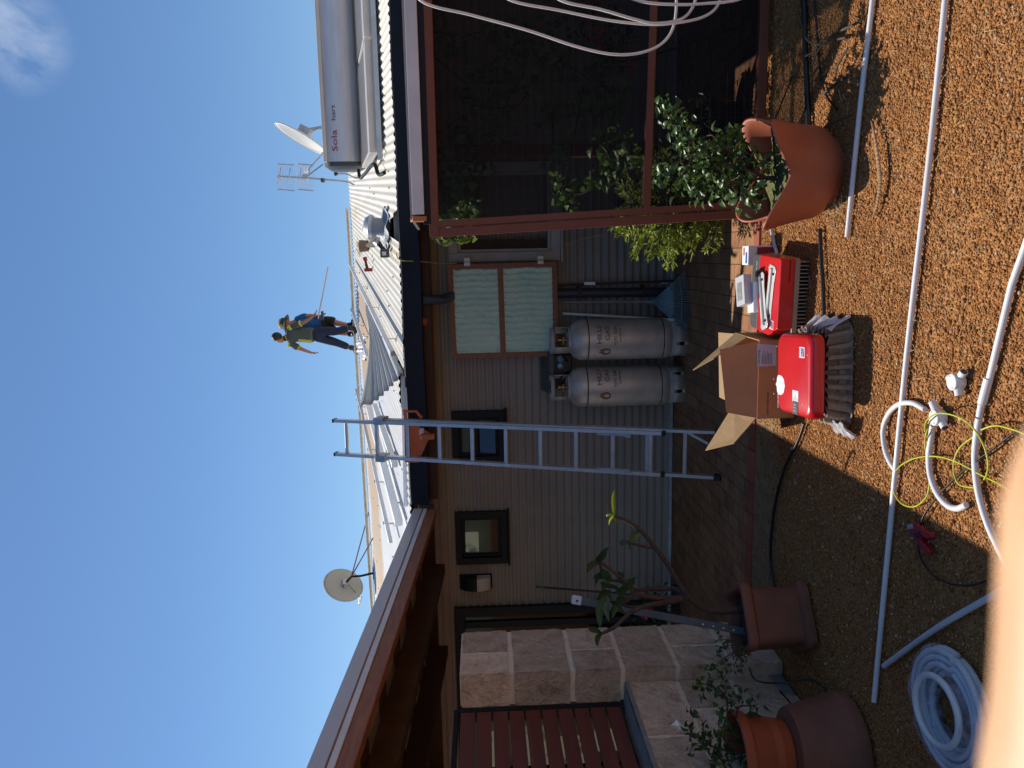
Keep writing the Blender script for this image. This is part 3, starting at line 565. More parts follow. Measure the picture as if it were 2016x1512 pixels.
dslice(m, zm, cz1-.004, .9, lx0+.005, lx1-.005); dslice(m, cz0, cz0+.012, 1.25); m.box((lx0-.012, WY-.022, cz0-.004), (lx1+.012, WY-.009, cz1+.004)); m.build('hood', dark_m, wlm, smooth=40)

# ================================================================== green shutter
a = [gy(881, 521, 7.52), gy(890, 706, 7.48), gy(1100, 700, 7.46), gy(1096, 515, 7.50)]      # TR, TL, BL, BR as seen upright
sh = thing('shutter', 'open shutter of two pale green bubbly sheets in a red brown timber frame', 'shutter', (a[2]+a[3])/2)
TR, TL, BL, BR = a
def sp_(u, v, dy=0): p = (BL*(1-u)+BR*u)*(1-v) + (TL*(1-u)+TR*u)*v; return p + Vector((0, dy, 0))
m = MB()
for p, q in (((.025, 0), (.025, 1)), ((.975, 0), (.975, 1))): m.bar(sp_(*p), sp_(*q), .048, .035, up=(0, 1, 0))
for v in (.022, .52, .978): m.bar(sp_(.05, v), sp_(.95, v), .05, .033, up=(0, 1, 0))
m.build('frame', timber_m, sh, smooth=0, bevel=.004)
for v0, v1 in ((.045, .495), (.545, .955)):
    m = MB(); m.grid(lambda u, v: sp_(.05+.9*u+.004*math.sin(v*31+u*9), v0+(v1-v0)*v, -.004+.012*math.sin(u*14*2*math.pi+.5*math.sin(v*9))+.003*math.sin(v*23+u*50)), 120, 24); m.build('sheet', green_m, sh, smooth=180)
for v in (.15, .82):
    m = MB(); p = sp_(1.02, v, -.022); m.box(p-Vector((.035, .003, .028)), p+Vector((.04, .003, .028))); m.tube([p+Vector((0, -.006, -.03)), p+Vector((0, -.006, .03))], .006, 8); m.build('hinge', steel_m, sh, smooth=0)

# ================================================================== limestone pier, low wall, slatted screen
def blocks(name, label, cat, lo, hi, courses, seams, gap=.034):
    t = thing(name, label, cat, ((lo[0]+hi[0])/2, (lo[1]+hi[1])/2, 0)); m = MB(); m.box((lo[0]+.006, lo[1]+.006, 0), (hi[0]-.006, hi[1]-.006, hi[2]-.006)); m.build('mortar', mortar_m, t, smooth=0)
    m = MB()
    for k in range(len(courses)-1):
        z0, z1 = courses[k]+gap/2, courses[k+1]-gap/2; ys = [lo[1]] + list(seams[k % len(seams)]) + [hi[1]]
        for i in range(len(ys)-1):
            y0 = ys[i]+(gap/2 if i else 0); y1 = ys[i+1]-(gap/2 if i < len(ys)-2 else 0); tt = random.random(); nx, ny, nz_ = 5, max(3, int((y1-y0)/.035)), 9
            x0, x1 = lo[0], hi[0]
            def face(fn, na, nb):
                m.grid(fn, na, nb, tint=tt)
            j = lambda p: p + Vector((random.uniform(-.004, .004), random.uniform(-.004, .004), random.uniform(-.004, .004)))
            face(lambda u, v: j(Vector((x1, y0+(y1-y0)*u, z0+(z1-z0)*v))), ny, nz_)
            face(lambda u, v: j(Vector((x0, y1-(y1-y0)*u, z0+(z1-z0)*v))), ny, nz_)
            face(lambda u, v: j(Vector((x0+(x1-x0)*u, y0, z0+(z1-z0)*v))), nx, nz_)
            face(lambda u, v: j(Vector((x1-(x1-x0)*u, y1, z0+(z1-z0)*v))), nx, nz_)
            face(lambda u, v: j(Vector((x0+(x1-x0)*u, y0+(y1-y0)*v, z1))), nx, ny)
    m.build('blocks', lime_m, t, smooth=0); return t
blocks('limestone_pier', 'tall rough limestone block pier in front of the sliding door', 'pier', (-2.815, 4.634, 0), (-2.592, 5.20, 2.065), [0, .33, .675, 1.025, 1.345, 1.73, 2.065], [[], [4.9]])
lw = blocks('low_wall', 'low limestone block wall running from the pier to the corner of the yard', 'wall', (-2.90, 1.0, 0), (-2.684, 4.628, 1.01), [0, .345, .69, 1.01], [[1.5, 2.0, 2.5, 3.0, 3.5, 4.05], [1.3, 1.8, 2.3, 2.75, 3.25, 3.75, 4.3]])
m = MB(); m.grid(lambda u, v: Vector((-2.905+.225*u, 1+3.625*v, 1.022+random.uniform(-.004, .004))), 6, 60); m.box((-2.903, 1.0, .99), (-2.681, 4.625, 1.017)); m.build('capping', concrete_m, lw, smooth=0)
sc = thing('slatted_screen', 'red brown horizontal slat screen in a black frame on the low limestone wall', 'screen', (-2.86, 3, 1.02))
m = MB()
for k in range(10): m.box((-2.835, 1.05, 1.055+k*.1015), (-2.815, 4.575, 1.055+k*.1015+.088))
m.build('slats', M('red_brown_slat_paint', (.14, .036, .024), .55, 0, .15, 5, stretch=(1, .3, 6)), sc, smooth=0, bevel=.003)
m = MB()
for y in (4.60, 3.9, 3.45, 3.0, 2.3, 1.6, 1.05): m.box((-2.885, y-.022, 1.02), (-2.837, y+.022, 2.08))
m.box((-2.885, 1.0, 2.072), (-2.82, 4.62, 2.10)); m.box((-2.812, 4.58, 1.02), (-2.836, 4.622, 2.072)); m.build('frame', dark_m, sc, smooth=0, bevel=.003)

# ================================================================== patio roof on the left
pt = thing('patio_roof', 'patio roof with pale grey fascia over heavy red brown timber beams', 'patio roof', (-4, 4.5, 2.3))
def pz(y): return 2.545 + (7.135-y)*.0456
Y0, Y1 = .2, 7.12
def along(x0, x1, dz0, dz1, name, mat, bevel=.004, y0=Y0, y1=Y1):
    m = MB(); n = 12; vs = []
    for i in range(n):
        y = y0+(y1-y0)*i/(n-1); z = pz(y); vs += [(x0, y, z+dz0), (x1, y, z+dz0), (x1, y, z+dz1), (x0, y, z+dz1)]
    m.add(vs, [(i*4+j, i*4+(j+1) % 4, i*4+4+(j+1) % 4, i*4+4+j) for i in range(n-1) for j in range(4)] + [(3, 2, 1, 0), tuple((n-1)*4+j for j in range(4))])
    return m.build(name, mat, pt, smooth=0, bevel=bevel)
along(-2.34, -2.30, -.084, 0, 'fascia_cap', fascia_m)
along(-2.335, -2.306, -.091, -.085, 'flashing', timber_m, 0)
along(-2.335, -2.303, -.128, -.092, 'edge_strip', palefascia_m)
along(-2.38, -2.312, -.215, -.129, 'beam', timber_m, .006)
along(-2.93, -2.84, -.275, -.10, 'beam', darktimber_m, .006, y1=7.1)
along(-3.75, -3.66, -.275, -.10, 'beam', darktimber_m, .006, y1=7.1)
along(-5.2, -5.1, -.275, -.10, 'beam', darktimber_m, .006, y1=7.1)
along(-8.2, -2.345, -.05, -.03, 'roof_sheet', M('pale_patio_sheet', (.42, .40, .37), .6), 0, y1=7.21)
m = MB(); yy = .5
while yy < 7.1: m.box((-8.1, yy-.022, pz(yy)-.098), (-2.385, yy+.022, pz(yy)-.055)); yy += .62
m.build('battens', darktimber_m, pt, smooth=0, bevel=.003)
m = MB(); m.box((-8.2, 7.125, 2.36), (GX0-.005, 7.165, 2.50)); m.build('end_beam', darktimber_m, pt, smooth=0, bevel=.004)
m = MB(); 
for y in (1.2, 6.0): m.box((-8.1, y-.05, 0), (-8.0, y+.05, pz(y)-.3))
m.build('posts', darktimber_m, pt, smooth=0, bevel=.004)

# ================================================================== shade cloth enclosure on the right
EY = 5.18; en = thing('screened_enclosure', 'shade cloth enclosure with red brown timber frame against the house', 'enclosure', (1.7, 6.4, 0))
EX1 = 3.4
def tb(name, a, b, w, h, mat=redpaint_m, up=(0, 1, 0), bevel=.004): m = MB(); m.bar(a, b, w, h, up); return m.build(name, mat, en, smooth=0, bevel=bevel)
pa, pb = gy(850, 449, EY), gy(1505, 408, EY); pb.z = 0
tb('post', pa+Vector((-.03, .05, 0)), pb+Vector((-.033, .05, 0)), .055, .09)
tb('screen_stile', pa+Vector((.024, .02, -.03)), pb+Vector((.021, .02, .08)), .045, .045)
tb('top_rail', (.13, EY+.02, 2.148), (EX1, EY+.02, 2.132), .06, .05)
ml, mrr = gy(1273, 428, EY), gy(1288, 0, EY); mrr = ml + (mrr-ml)*2.4
tb('middle_rail', ml+Vector((.03, .02, 0)), mrr+Vector((0, .02, 0)), .05, .04)
tb('bottom_rail', (.26, EY+.02, .055), (EX1, EY-.05, .055), .06, .05)
tb('gutter', (.21, EY+.02, 2.19), (EX1, EY+.02, 2.185), .045, .07, gutter_m)
tb('fascia_board', (.27, EY-.035, 2.242), (EX1, EY-.045, 2.238), .075, .022, palefascia_m)
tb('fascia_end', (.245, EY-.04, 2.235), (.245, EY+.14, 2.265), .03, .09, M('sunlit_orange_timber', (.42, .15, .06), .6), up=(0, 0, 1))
m = MB(); m.grid(lambda u, v: Vector((.24+(EX1+1-.24)*u, EY-.02+v*2.0, 2.285+v*.11)), 2, 2); m.build('roof_sheet', wall_m, en, smooth=0, solid=.02)
m = MB(); m.grid(lambda u, v: Vector((.24+.04*(1-v)+(EX1-.28)*u, EY+.03+.004*math.sin(u*17)*math.sin(v*9), .08+2.05*v)), 30, 20); m.build('shade_cloth', shade_m, en, smooth=180)
m = MB()
for k in range(36): m.tube([(.24, EY+.07, .14+k*.055), (EX1, EY+.07, .14+k*.055)], .0008, 4)
for k in range(30): m.tube([(.3+k*.11, EY+.072, .1), (.3+k*.11, EY+.072, 2.12)], .0006, 4)
m.build('wire_mesh', steel_m, en, smooth=0)
m = MB(); m.box((.70, 5.9, 0), (.79, 5.99, 2.3)); m.build('inner_post', redpaint_m, en, smooth=0, bevel=.004)
m = MB(); m.box((EX1+.9, 5.2, 0), (EX1+.95, 7.6, 2.3)); m.build('end_panel', darktimber_m, en, smooth=0)
# ================================================================== on the roof
def rp(x, y, off=0): return gr(x, y, off)
edge = [gy(795, 732, 7.2), gy(781.5, 749.6, 7.2), gy(772, 761, 7.2), gy(760, 772, 7.2), gy(748.7, 783.5, 7.2), gy(735, 793, 7.2), gy(709.5, 801.5, 7.2)]
edge = spline(edge, 12)
def sheet_pt(s, t):
    e = edge[min(int(s*(len(edge)-1)), len(edge)-1)]; e2 = edge[min(int(s*(len(edge)-1))+1, len(edge)-1)]
    d = (e2-e) if (e2-e).length > 1e-6 else edge[-1]-edge[-2]; nrm = Vector((-d.z, 0, d.x)).normalized()
    Y = 7.2+5.3*t; l0 = e.z - roofz(7.2) - .012
    return Vector((e.x + RD*(Y-7.2), Y, roofz(Y)+.022+max(l0, 0)*(1-t)**1.55)) + nrm*.011*math.cos(2*math.pi*7*s)
m = MB(); m.grid(lambda u, v: sheet_pt(u, v), 73, 26)
tag(m.build('roof_sheet', M('grey_sheet_underside', (.40, .40, .38), .5, .1, .06, 2), smooth=70, solid=.002), 'loose corrugated roof sheet peeled up from the eave right of the ladder', 'roofing sheet')
def rail(a, b, label, off=.12, w=.042, ymax=15.6, mat=rail_m, clamps=4):
    A, B = rp(*a, off), rp(*b, off)
    for P, Q in ((A, B), (B, A)):
        if P.y > ymax: P += (Q-P)*((P.y-ymax)/(P.y-Q.y))
    for P in (A, B): P.z = roofz(P.y)+off
    r_ = thing('mounting_rail', label, 'rail', (A+B)/2 - Vector((0, 0, off)), 'aluminium mounting rails lying on the roof'); m = MB(); m.bar(A, B, w, w*1.05); m.build('rail', mat, r_, smooth=0, bevel=.003)
    for k in range(clamps):
        p = A+(B-A)*((k+.6)/clamps); c = MB(); c.box(p+Vector((-.03, -.02, -off)), p+Vector((-.024, .02, .03))); c.box(p+Vector((-.06, -.02, -off)), p+Vector((-.02, .02, -off+.008))); c.box(p+Vector((-.03, -.02, .028)), p+Vector((.0, .02, .034))); c.build('bracket', rail_m, r_, smooth=0)
    return r_
rail((688, 520), (773, 696), 'longest grey mounting rail, running up the cream roof right of the two men')
rail((686, 590), (722, 698), 'thin mounting rail on the ridge just right of the blue shirted man')
rail((694.7, 745), (714, 818), 'short mounting rail near the ridge behind the peeled roof sheet')
rail((711, 806), (769, 1066), 'long mounting rail with clips, highest on the white roof left of the ladder', off=.1)
rail((725, 801), (785, 1029), 'wide pale mounting rail in the middle of the white roof', off=.08, w=.075, mat=white_roof_m, clamps=3)
rail((737.6, 798), (777, 915), 'short dark grey mounting rail behind the ladder', off=.06, w=.06, clamps=2)
A, B = gy(795, 742, 7.3), gy(800, 996, 7.4)
t_ = MB(); t_.bar(A, B, .04, .05); tag(t_.build('mounting_rail', white_roof_m, smooth=0, bevel=.003), 'white rail lying along the edge of the roof just above the gutter', 'rail', 'aluminium mounting rails lying on the roof')
# ladder
fl, fr = gz(1418, 940), gz(1421, 851)
tl, tr = gy(809, 902, 6.98), gy(803, 828, 6.98)
LAD = thing('extension_ladder', 'aluminium extension ladder leaning on the gutter', 'ladder', (fl+fr)/2)
dl, dr_ = (tl-fl), (tr-fr); ln = dl.length; dl.normalize(); dr_.normalize(); nrm = Vector((1, 0, 0)).cross(dl).normalized()
if nrm.y > 0: nrm = -nrm
top = 3.43; s0 = .46
def lp(side, s, off=0.0, inn=0.0):
    b_, d_ = (fl, dl) if side < 0 else (fr, dr_); return b_ + d_*s + nrm*off + Vector((-side*inn, 0, 0))
for side in (-1, 1):
    m = MB(); m.bar(lp(side, .01, 0), lp(side, 3.0, 0), .023, .062, up=nrm); m.build('base_rail', alu_m, LAD, smooth=0, bevel=.003)
    m = MB(); m.bar(lp(side, s0, .052, .012), lp(side, top, .052, .012), .022, .058, up=nrm); m.bar(lp(side, s0, .083, .012), lp(side, top, .083, .012), .028, .006, up=nrm); o_ = m.build('fly_rail', alu_m, LAD, smooth=0, bevel=.002)
    m = MB(); m.bar(lp(side, top, .052, .012), lp(side, top+.02, .052, .012), .033, .07, up=nrm); m.build('rail_cap', black_m, o_, smooth=0, bevel=.004)
    m = MB(); m.bar(lp(side, s0-.03, .052, .012), lp(side, s0, .052, .012), .036, .07, up=nrm); m.build('lower_cap', black_m, o_, smooth=0, bevel=.004)
    m = MB(); m.bar(lp(side, -.005, 0), lp(side, .05, 0), .045, .09, up=nrm); m.build('foot', black_m, LAD, smooth=0, bevel=.008)
    m = MB(); m.bar(lp(side, 2.93, .028, 0), lp(side, 3.02, .028, 0), .06, .13, up=nrm); m.build('guide_bracket', steel_m, LAD, smooth=0, bevel=.003)
for k in range(10):
    s = .545+k*.308
    m = MB(); m.bar(lp(-1, s, .052, .02), lp(1, s, .052, .02), .034, .030, up=nrm); m.build('rung', alu_m, LAD, smooth=0, bevel=.006)
for k in range(9):
    s = .28+k*.30
    if k in (0, 1): m = MB(); m.bar(lp(-1, s, 0, .01), lp(1, s, 0, .01), .032, .028, up=nrm); m.build('rung', alu_m, LAD, smooth=0, bevel=.006)
m = MB(); m.bar(lp(1, .27, 0, .01), lp(-1, .1, 0, .27), .02, .006, up=nrm); m.build('brace', alu_m, LAD, smooth=0)
for side in (-1, 1):
    m = MB(); m.bar(lp(side, .72, .08, .035), lp(side, .98, .075, .035), .016, .03, up=nrm); m.bar(lp(side, .70, .09, .035), lp(side, .75, .09, .035), .03, .04, up=nrm); m.build('rung_latch', steel_m, LAD, smooth=0, bevel=.004)
# orange stand-off on the gutter behind the ladder
Yb = 7.12; P = lambda x, y: gy(x, y, Yb)
sb = thing('ladder_bracket', 'orange steel ladder bracket clamped to the gutter', 'ladder bracket', P(808, 857))
def plate(name, pts, th, mat, par, Y=Yb, bevel=.003):
    q = [gy(x, y, Y) for x, y in pts]; m = MB(); vs = q + [p+Vector((0, th, 0)) for p in q]; k = len(q)
    m.add(vs, [tuple(range(k)), tuple(range(k, 2*k))[::-1]] + [(i, k+i, k+(i+1) % k, (i+1) % k) for i in range(k)]); return m.build(name, mat, par, smooth=0, bevel=bevel)
plate('plate', [(803, 834), (817, 834), (846, 852), (846, 861), (830, 896), (812, 900), (803, 896)], -.006, orange_m, sb)
plate('top_plate', [(793, 806), (799, 806), (803, 834), (803, 896), (797, 906), (796, 834)], -.012, orange_m, sb)
plate('arm', [(796, 807), (821, 807), (833, 820), (829, 823), (819, 811), (797, 811)], -.03, orange_m, sb, Y=7.10)
plate('arm', [(797, 904), (826, 904), (826, 909), (797, 909)], -.03, orange_m, sb, Y=7.10)
m = MB(); m.box(P(852, 861)-Vector((.0, .10, .02)), P(830, 852)+Vector((0, -.05, 0))); m.box(P(857, 860)-Vector((0, .11, 0)), P(849, 852)+Vector((.005, -.04, 0))); m.build('handle', orange_m, sb, smooth=0, bevel=.004)
plate('label', [(825, 846), (825, 856), (834, 852), (834, 842)], -.0015, label_m, sb, Y=Yb-.0075, bevel=0)
# solar water heater
hx0, hx1 = gy(680, 331, 9.75).x, gy(660, 331, 9.75).x+2.4
TZ = (gy(643, 331, 9.75).z+gy(719, 331, 9.75).z)/2; TR_ = .225
hw = thing('solar_water_heater', 'silver solar water heater tank above glazed collectors on the roof', 'water heater', (1.9, 9.2, roofz(9.2)))
def ring(ax, ay, az, n=40, e=3.2):
    out = []
    for j in range(n):
        a = 2*math.pi*j/n; c, s_ = math.cos(a), math.sin(a); out.append((ay*math.copysign(abs(c)**(2/e), c), az*math.copysign(abs(s_)**(2/e), s_)))
    return out
def loft_x(secs, mat, name, par, smooth=50, e=3.2, cy=9.75, cz=TZ):
    m = MB(); vs = []; n = 40
    for x, r_ in secs: vs += [Vector((x, cy+p, cz+q)) for p, q in ring(0, r_, r_*.98, n, e)]
    k = len(secs); fs = [(i*n+j, i*n+(j+1) % n, (i+1)*n+(j+1) % n, (i+1)*n+j) for i in range(k-1) for j in range(n)] + [tuple(range(n))[::-1], tuple((k-1)*n+j for j in range(n))]
    m.add(vs, fs); return m.build(name, mat, par, smooth=smooth)
tank = loft_x([(hx0+.05, TR_), (hx1-.05, TR_)], tank_m, 'tank', hw)
for a, bq in ((hx0+.05, hx0-.03), (hx1-.05, hx1+.03)): loft_x([(a, TR_+.006), (a+(bq-a)*.6, TR_), (bq, TR_-.05)], darkgrey_m, 'end_cap', tank)
m = MB(); m.box((hx0, 9.66, TZ+TR_-.015), (hx1, 9.85, TZ+TR_+.008)); m.box((hx0+.05, 9.54, TZ+TR_-.05), (hx1-.05, 9.66, TZ+TR_-.005)); m.build('sunlit_top_strip', sunlittop_m, tank, smooth=0, bevel=.01)  # pale strip paints the sunlit upper side of the tank
def rfm(x, Y, off): return Vector((x + 0*RD*(Y-8.2), Y, roofz(Y)+off))
cw = 1.06
for k in range(2):
    xa = hx0-.02+k*(cw+.035); m = MB(); b0, b1 = 8.22, 9.60
    cor = [rfm(xa, b0, .06), rfm(xa+cw, b0, .06), rfm(xa+cw, b1, .06), rfm(xa, b1, .06)]
    m.add(cor+[p+Vector((0, -.015, .085)) for p in cor], [(3, 2, 1, 0), (4, 5, 6, 7), (0, 1, 5, 4), (1, 2, 6, 5), (2, 3, 7, 6), (3, 0, 4, 7)]); c_ = m.build('collector', collector_m, hw, smooth=0, bevel=.006)
    g_ = [cor[0]+Vector((.03, .03, .0925)), cor[1]+Vector((-.03, .03, .0925)), cor[2]+Vector((-.03, -.03, .0925)), cor[3]+Vector((.03, -.03, .0925))]
    g2 = MB(); g2.add(g_, [(0, 1, 2, 3)]); g2.build('glazing', M('pale_collector_glass', (.30, .29, .28), .2, .1, .06, 3, coat=.5), c_, smooth=0)
m = MB(); m.bar(rfm(hx0-.1, 8.16, .05), rfm(hx1, 8.16, .05), .06, .05); m.build('support_rail', rail_m, hw, smooth=0, bevel=.004)
m = MB(); m.bar((hx0+.0, 9.62, TZ-TR_-.03), (hx1, 9.62, TZ-TR_-.03), .34, .03); m.build('cradle', steel_m, hw, smooth=0)
m = MB(); q = Vector((hx0-.05, 9.5, TZ-TR_+.04)); m.tube(spline([q, q+Vector((-.10, -.12, -.03)), q+Vector((-.08, -.35, -.12)), rfm(hx0-.1, 8.5, .09), rfm(hx0-.22, 8.35, .06), rfm(hx0-.23, 8.1, .02)], 6), .02, 8); m.build('pipe', dark_m, hw, smooth=60)
def tank_m4(x, y): p = gy(x, y, 9.75-TR_-.004); return frame(p, (1, 0, 0), (0, 0, 1))
txt('lettering', 'Sola', .092, redink_m, tank, tank_m4(659, 277), sx=1.6)
txt('lettering', 'hart', .07, M('faded_ink', (.12, .11, .12), .6), tank, tank_m4(656, 222), sx=1.5)
# dish at the right
dd = thing('satellite_dish', 'small satellite dish seen edge on beside the water heater', 'satellite dish', gr(688, 300))
nd = Vector((-.86, -.16, .47)).normalized(); ctr = gy(593, 273, 12.5)
def dish(par, ctr, nd, ra, rb, depth, front=dish_m, name='reflector'):
    z = nd; x = Vector((0, 0, 1)).cross(z).normalized(); y = z.cross(x); mt = Matrix((x, y, z)).transposed().to_4x4(); mt.translation = ctr
    m = MB(); m.grid(lambda u, v: mt @ Vector((ra*v*math.cos(2*math.pi*u), rb*v*math.sin(2*math.pi*u), depth*(v*v-1))), 48, 9, closed=True); o_ = m.build(name, front, par, smooth=180, solid=.008)
    r_ = MB(); r_.tube([mt @ Vector((ra*math.cos(2*math.pi*k/48), rb*math.sin(2*math.pi*k/48), 0)) for k in range(48)], .010, 8, closed=True); r_.build('rim', front, o_, smooth=60); return mt
mt = dish(dd, ctr, nd, .42, .42, .07)
m = MB(); m.box((-.07, -.09, -.19), (.07, .09, -.075), mat=mt); m.build('mount', steel_m, dd, smooth=0, bevel=.01)
base = gr(690, 285); m = MB(); m.tube([mt @ Vector((0, 0, -.15)), mt @ Vector((0, -.12, -.24)), Vector((base.x, ctr.y+.02, roofz(ctr.y)))], .022, 10); m.tube(spline([mt @ Vector((.05, -.1, -.14)), mt @ Vector((.1, -.22, -.25)), mt @ Vector((.05, -.36, -.2)), mt @ Vector((0, -.42, -.3))], 6), .006, 6); m.build('pole', steel_m, dd, smooth=50)
m = MB(); m.tube([mt @ Vector((0, -.4, 0)), mt @ Vector((0, -.3, .42))], .012, 8); m.build('feed_arm', steel_m, dd, smooth=50)
m = MB(); m.tube([mt @ Vector((0, -.3, .42)), mt @ Vector((0, -.27, .36))], .028, 10); m.build('feed', white_m, dd, smooth=50)
# dish at the left
nd = Vector((-.66, .52, .40)).normalized(); base = gr(736, 1128); YD = base.y-.05; ctr = gy(676, 1152, YD)
dd = thing('satellite_dish', 'large pale satellite dish seen from behind above the patio roof', 'satellite dish', base)
mt = dish(dd, ctr, nd, .335, .385, .055, M('cream_dish_back', (.40, .40, .35), .6, 0, .06, 4)); ctr = Vector(ctr)
m = MB(); m.box((-.05, -.06, -.15), (.06, .06, -.06), mat=mt); m.box((-.09, -.02, -.12), (.10, .015, -.06), mat=mt); m.build('mount', steel_m, dd, smooth=0, bevel=.006)
hub = mt @ Vector((0, -.02, -.15)); el = gy(692, 1135, YD-.08)
m = MB(); m.tube([hub, el, gy(710, 1134, YD-.05), base], [.022, .022, .022, .022], 10); m.box(base-Vector((.12, .05, 0)), base+Vector((.12, .05, .012))); m.build('pole', dark_m, dd, smooth=50)
for a in ((726, 1009), (735, 1058)):
    m = MB(); m.tube([el, gr(*a)], .012, 8); m.build('stay', M('rusty_pipe', (.20, .12, .10), .7, .3, .2), dd, smooth=50)
fd = gy(707, 1189, YD+.35); m = MB()
for p in ((.0, -.38, 0), (.10, -.34, 0), (-.25, -.28, 0)): m.tube([mt @ Vector(p), fd], .006, 6)
m.build('feed_arm', steel_m, dd, smooth=0)
m = MB(); m.tube([fd-nd*.09, fd-nd*.02], .03, 10); m.box(fd-Vector((.02, .02, .04)), fd+Vector((.02, .02, .03))); m.build('feed', white_m, dd, smooth=40)
m = MB(); m.tube(spline([hub, gy(694, 1160, YD-.1), gy(704, 1170, YD), gy(712, 1176, YD+.1), gy(711, 1183, YD+.2), fd], 6), .004, 6); m.build('cable', cable_m, dd, smooth=50)
# tv antenna
YA = 14.6; an = thing('tv_antenna', 'tall grid television antenna on a bent mast right of the men', 'antenna', Vector((gy(690, 364, YA).x, YA, roofz(YA))))
A3 = lambda x, y, dy=0: gy(x, y, YA) + Vector((0, dy, 0))
bs_ = Vector((gy(690, 366, YA).x, YA, roofz(YA)-.02))
m = MB(); m.tube(spline([bs_, A3(685, 358), A3(660, 355), A3(600, 350), A3(546, 347)], 6), .017, 8); m.build('mast', rail_m, an, smooth=50)
m = MB(); m.box(A3(639, 359, -.06), A3(632, 351, .06)); m.build('masthead_box', darkgrey_m, an, smooth=0, bevel=.01)
for x0, x1 in ((545, 578), (585, 616)):
    m = MB()
    for y0, y1 in ((322, 324), (372, 375)): m.tube([A3(x0, y0, .07), A3(x1, y1, .07)], .011, 6)
    for k in range(8): xx = x0+1+(x1-x0-2)*k/7; m.tube([A3(xx, 322.5+k*.2, .07), A3(xx, 372.5+k*.2, .07)], .0035, 5)
    m.build('reflector_grid', rail_m, an, smooth=0)
    m = MB()
    for xx in (x0+7, x1-7):
        for s_ in (-1, 1): m.tube([A3(xx, 348.5, -.08), A3(xx-4*s_, 348.5+s_*18, -.1)], .006, 6); m.tube([A3(xx, 348.5, -.08), A3(xx+4, 348.5+s_*18, -.1)], .006, 6)
        m.tube([A3(xx, 348.5, -.08), A3(xx, 348.5, .07)], .008, 6)
    m.build('elements', alu_m, an, smooth=0)
m = MB(); m.box(A3(609, 353, -.09), A3(597, 344, -.02)); m.build('balun_box', rail_m, an, smooth=0, bevel=.006)
m = MB(); m.tube([A3(606, 346), Vector((gy(645, 296, YA-.6).x, YA-.6, roofz(YA-.6)+.2)), Vector((gy(690, 260, YA-1).x, YA-1, roofz(YA-1)))], .012, 8); m.build('stay', rail_m, an, smooth=50)
# bent vent pipe
vp = gr(690, 348); vp = Vector((gy(690, 350, 13.0).x, 13.0, roofz(13.0))); q = lambda x, y: gy(x, y, 13.0)
ve = thing('vent_pipe', 'thin bent vent pipe with a black cap beside the antenna', 'vent pipe', vp); m = MB(); m.tube(spline([vp, vp+Vector((.0, 0, .06)), q(684, 343), q(672, 341.5), q(663, 342)], 6), .014, 8); m.build('pipe', rail_m, ve, smooth=50)
m = MB(); m.lathe([(0, .03), (.03, .02), (.035, 0), (.02, -.02), (.03, -.03), (0, -.035)], q(661, 342), 10); m.build('cap', black_m, ve, smooth=50)
# flue with cowl, lead flashing
fb = Vector((gr(748, 455).x, 8.25, 0)); fb.z = roofz(fb.y); fl_ = thing('roof_flue', 'grey roof flue with domed cap and crumpled lead flashing by the hole', 'flue', fb)
ax = Vector((.12, 0, 1)).normalized(); mt = frame(fb, Vector((0, 1, 0)).cross(ax), (0, 1, 0)); 
m = MB(); m.lathe([(.088, -.03), (.088, .165)], (0, 0, 0), 28, mat=mt); m.build('pipe', lead_m, fl_, smooth=50)
m = MB(); m.lathe([(.094, .15), (.112, .155), (.112, .185), (.100, .195), (.085, .225), (.045, .243), (0, .248)], (0, 0, 0), 28, mat=mt); m.build('cap', M('pale_grey_cap', (.52, .54, .57), .45, .3, .08), fl_, smooth=40)
m = MB(); m.grid(lambda u, v: fb + Vector(((.09+.13*v+.03*math.sin(u*19+v*4))*math.cos(2*math.pi*u), (.09+.13*v)*math.sin(2*math.pi*u)*1.25, .0)) + Vector((0, 0, TANP*(.09+.13*v)*math.sin(2*math.pi*u)*1.25+.045-.02*v+.018*math.sin(u*44)*v)), 60, 6, closed=True); m.build('flashing', lead_m, fl_, smooth=180)
def on_roof(x, y, d=0): p = gr(x, y); return Vector((p.x, p.y, roofz(p.y)+.012+d))
# grinder
gpos = on_roof(770, 493); gd = thing('angle_grinder', 'black cordless angle grinder lying on the cream roof left of the hole', 'power tool', gpos)
a_, b_ = gy(742, 476, gpos.y+.05), gy(771, 497, gpos.y); a_.z = max(a_.z, roofz(a_.y)+.05); b_.z = roofz(b_.y)+.055
m = MB(); m.tube([a_, a_+(b_-a_)*.2, a_+(b_-a_)*.55, b_], [.028, .03, .024, .03], 12); m.build('body', black_m, gd, smooth=50)
m = MB(); m.lathe([(0, -.02), (.045, -.02), (.05, 0), (.035, .02), (.02, .035), (0, .035)], a_, 16); m.build('gear_head', steel_m, gd, smooth=40)
m = MB(); m.box(b_-Vector((.05, .045, .035)), b_+Vector((.035, .04, .05)), ); bt = m.build('battery', darkgrey_m, gd, smooth=0, bevel=.01)
m = MB(); m.box(b_+Vector((-.028, -.047, -.01)), b_+Vector((.01, -.0445, .03))); m.build('badge', label_m, bt, smooth=0)
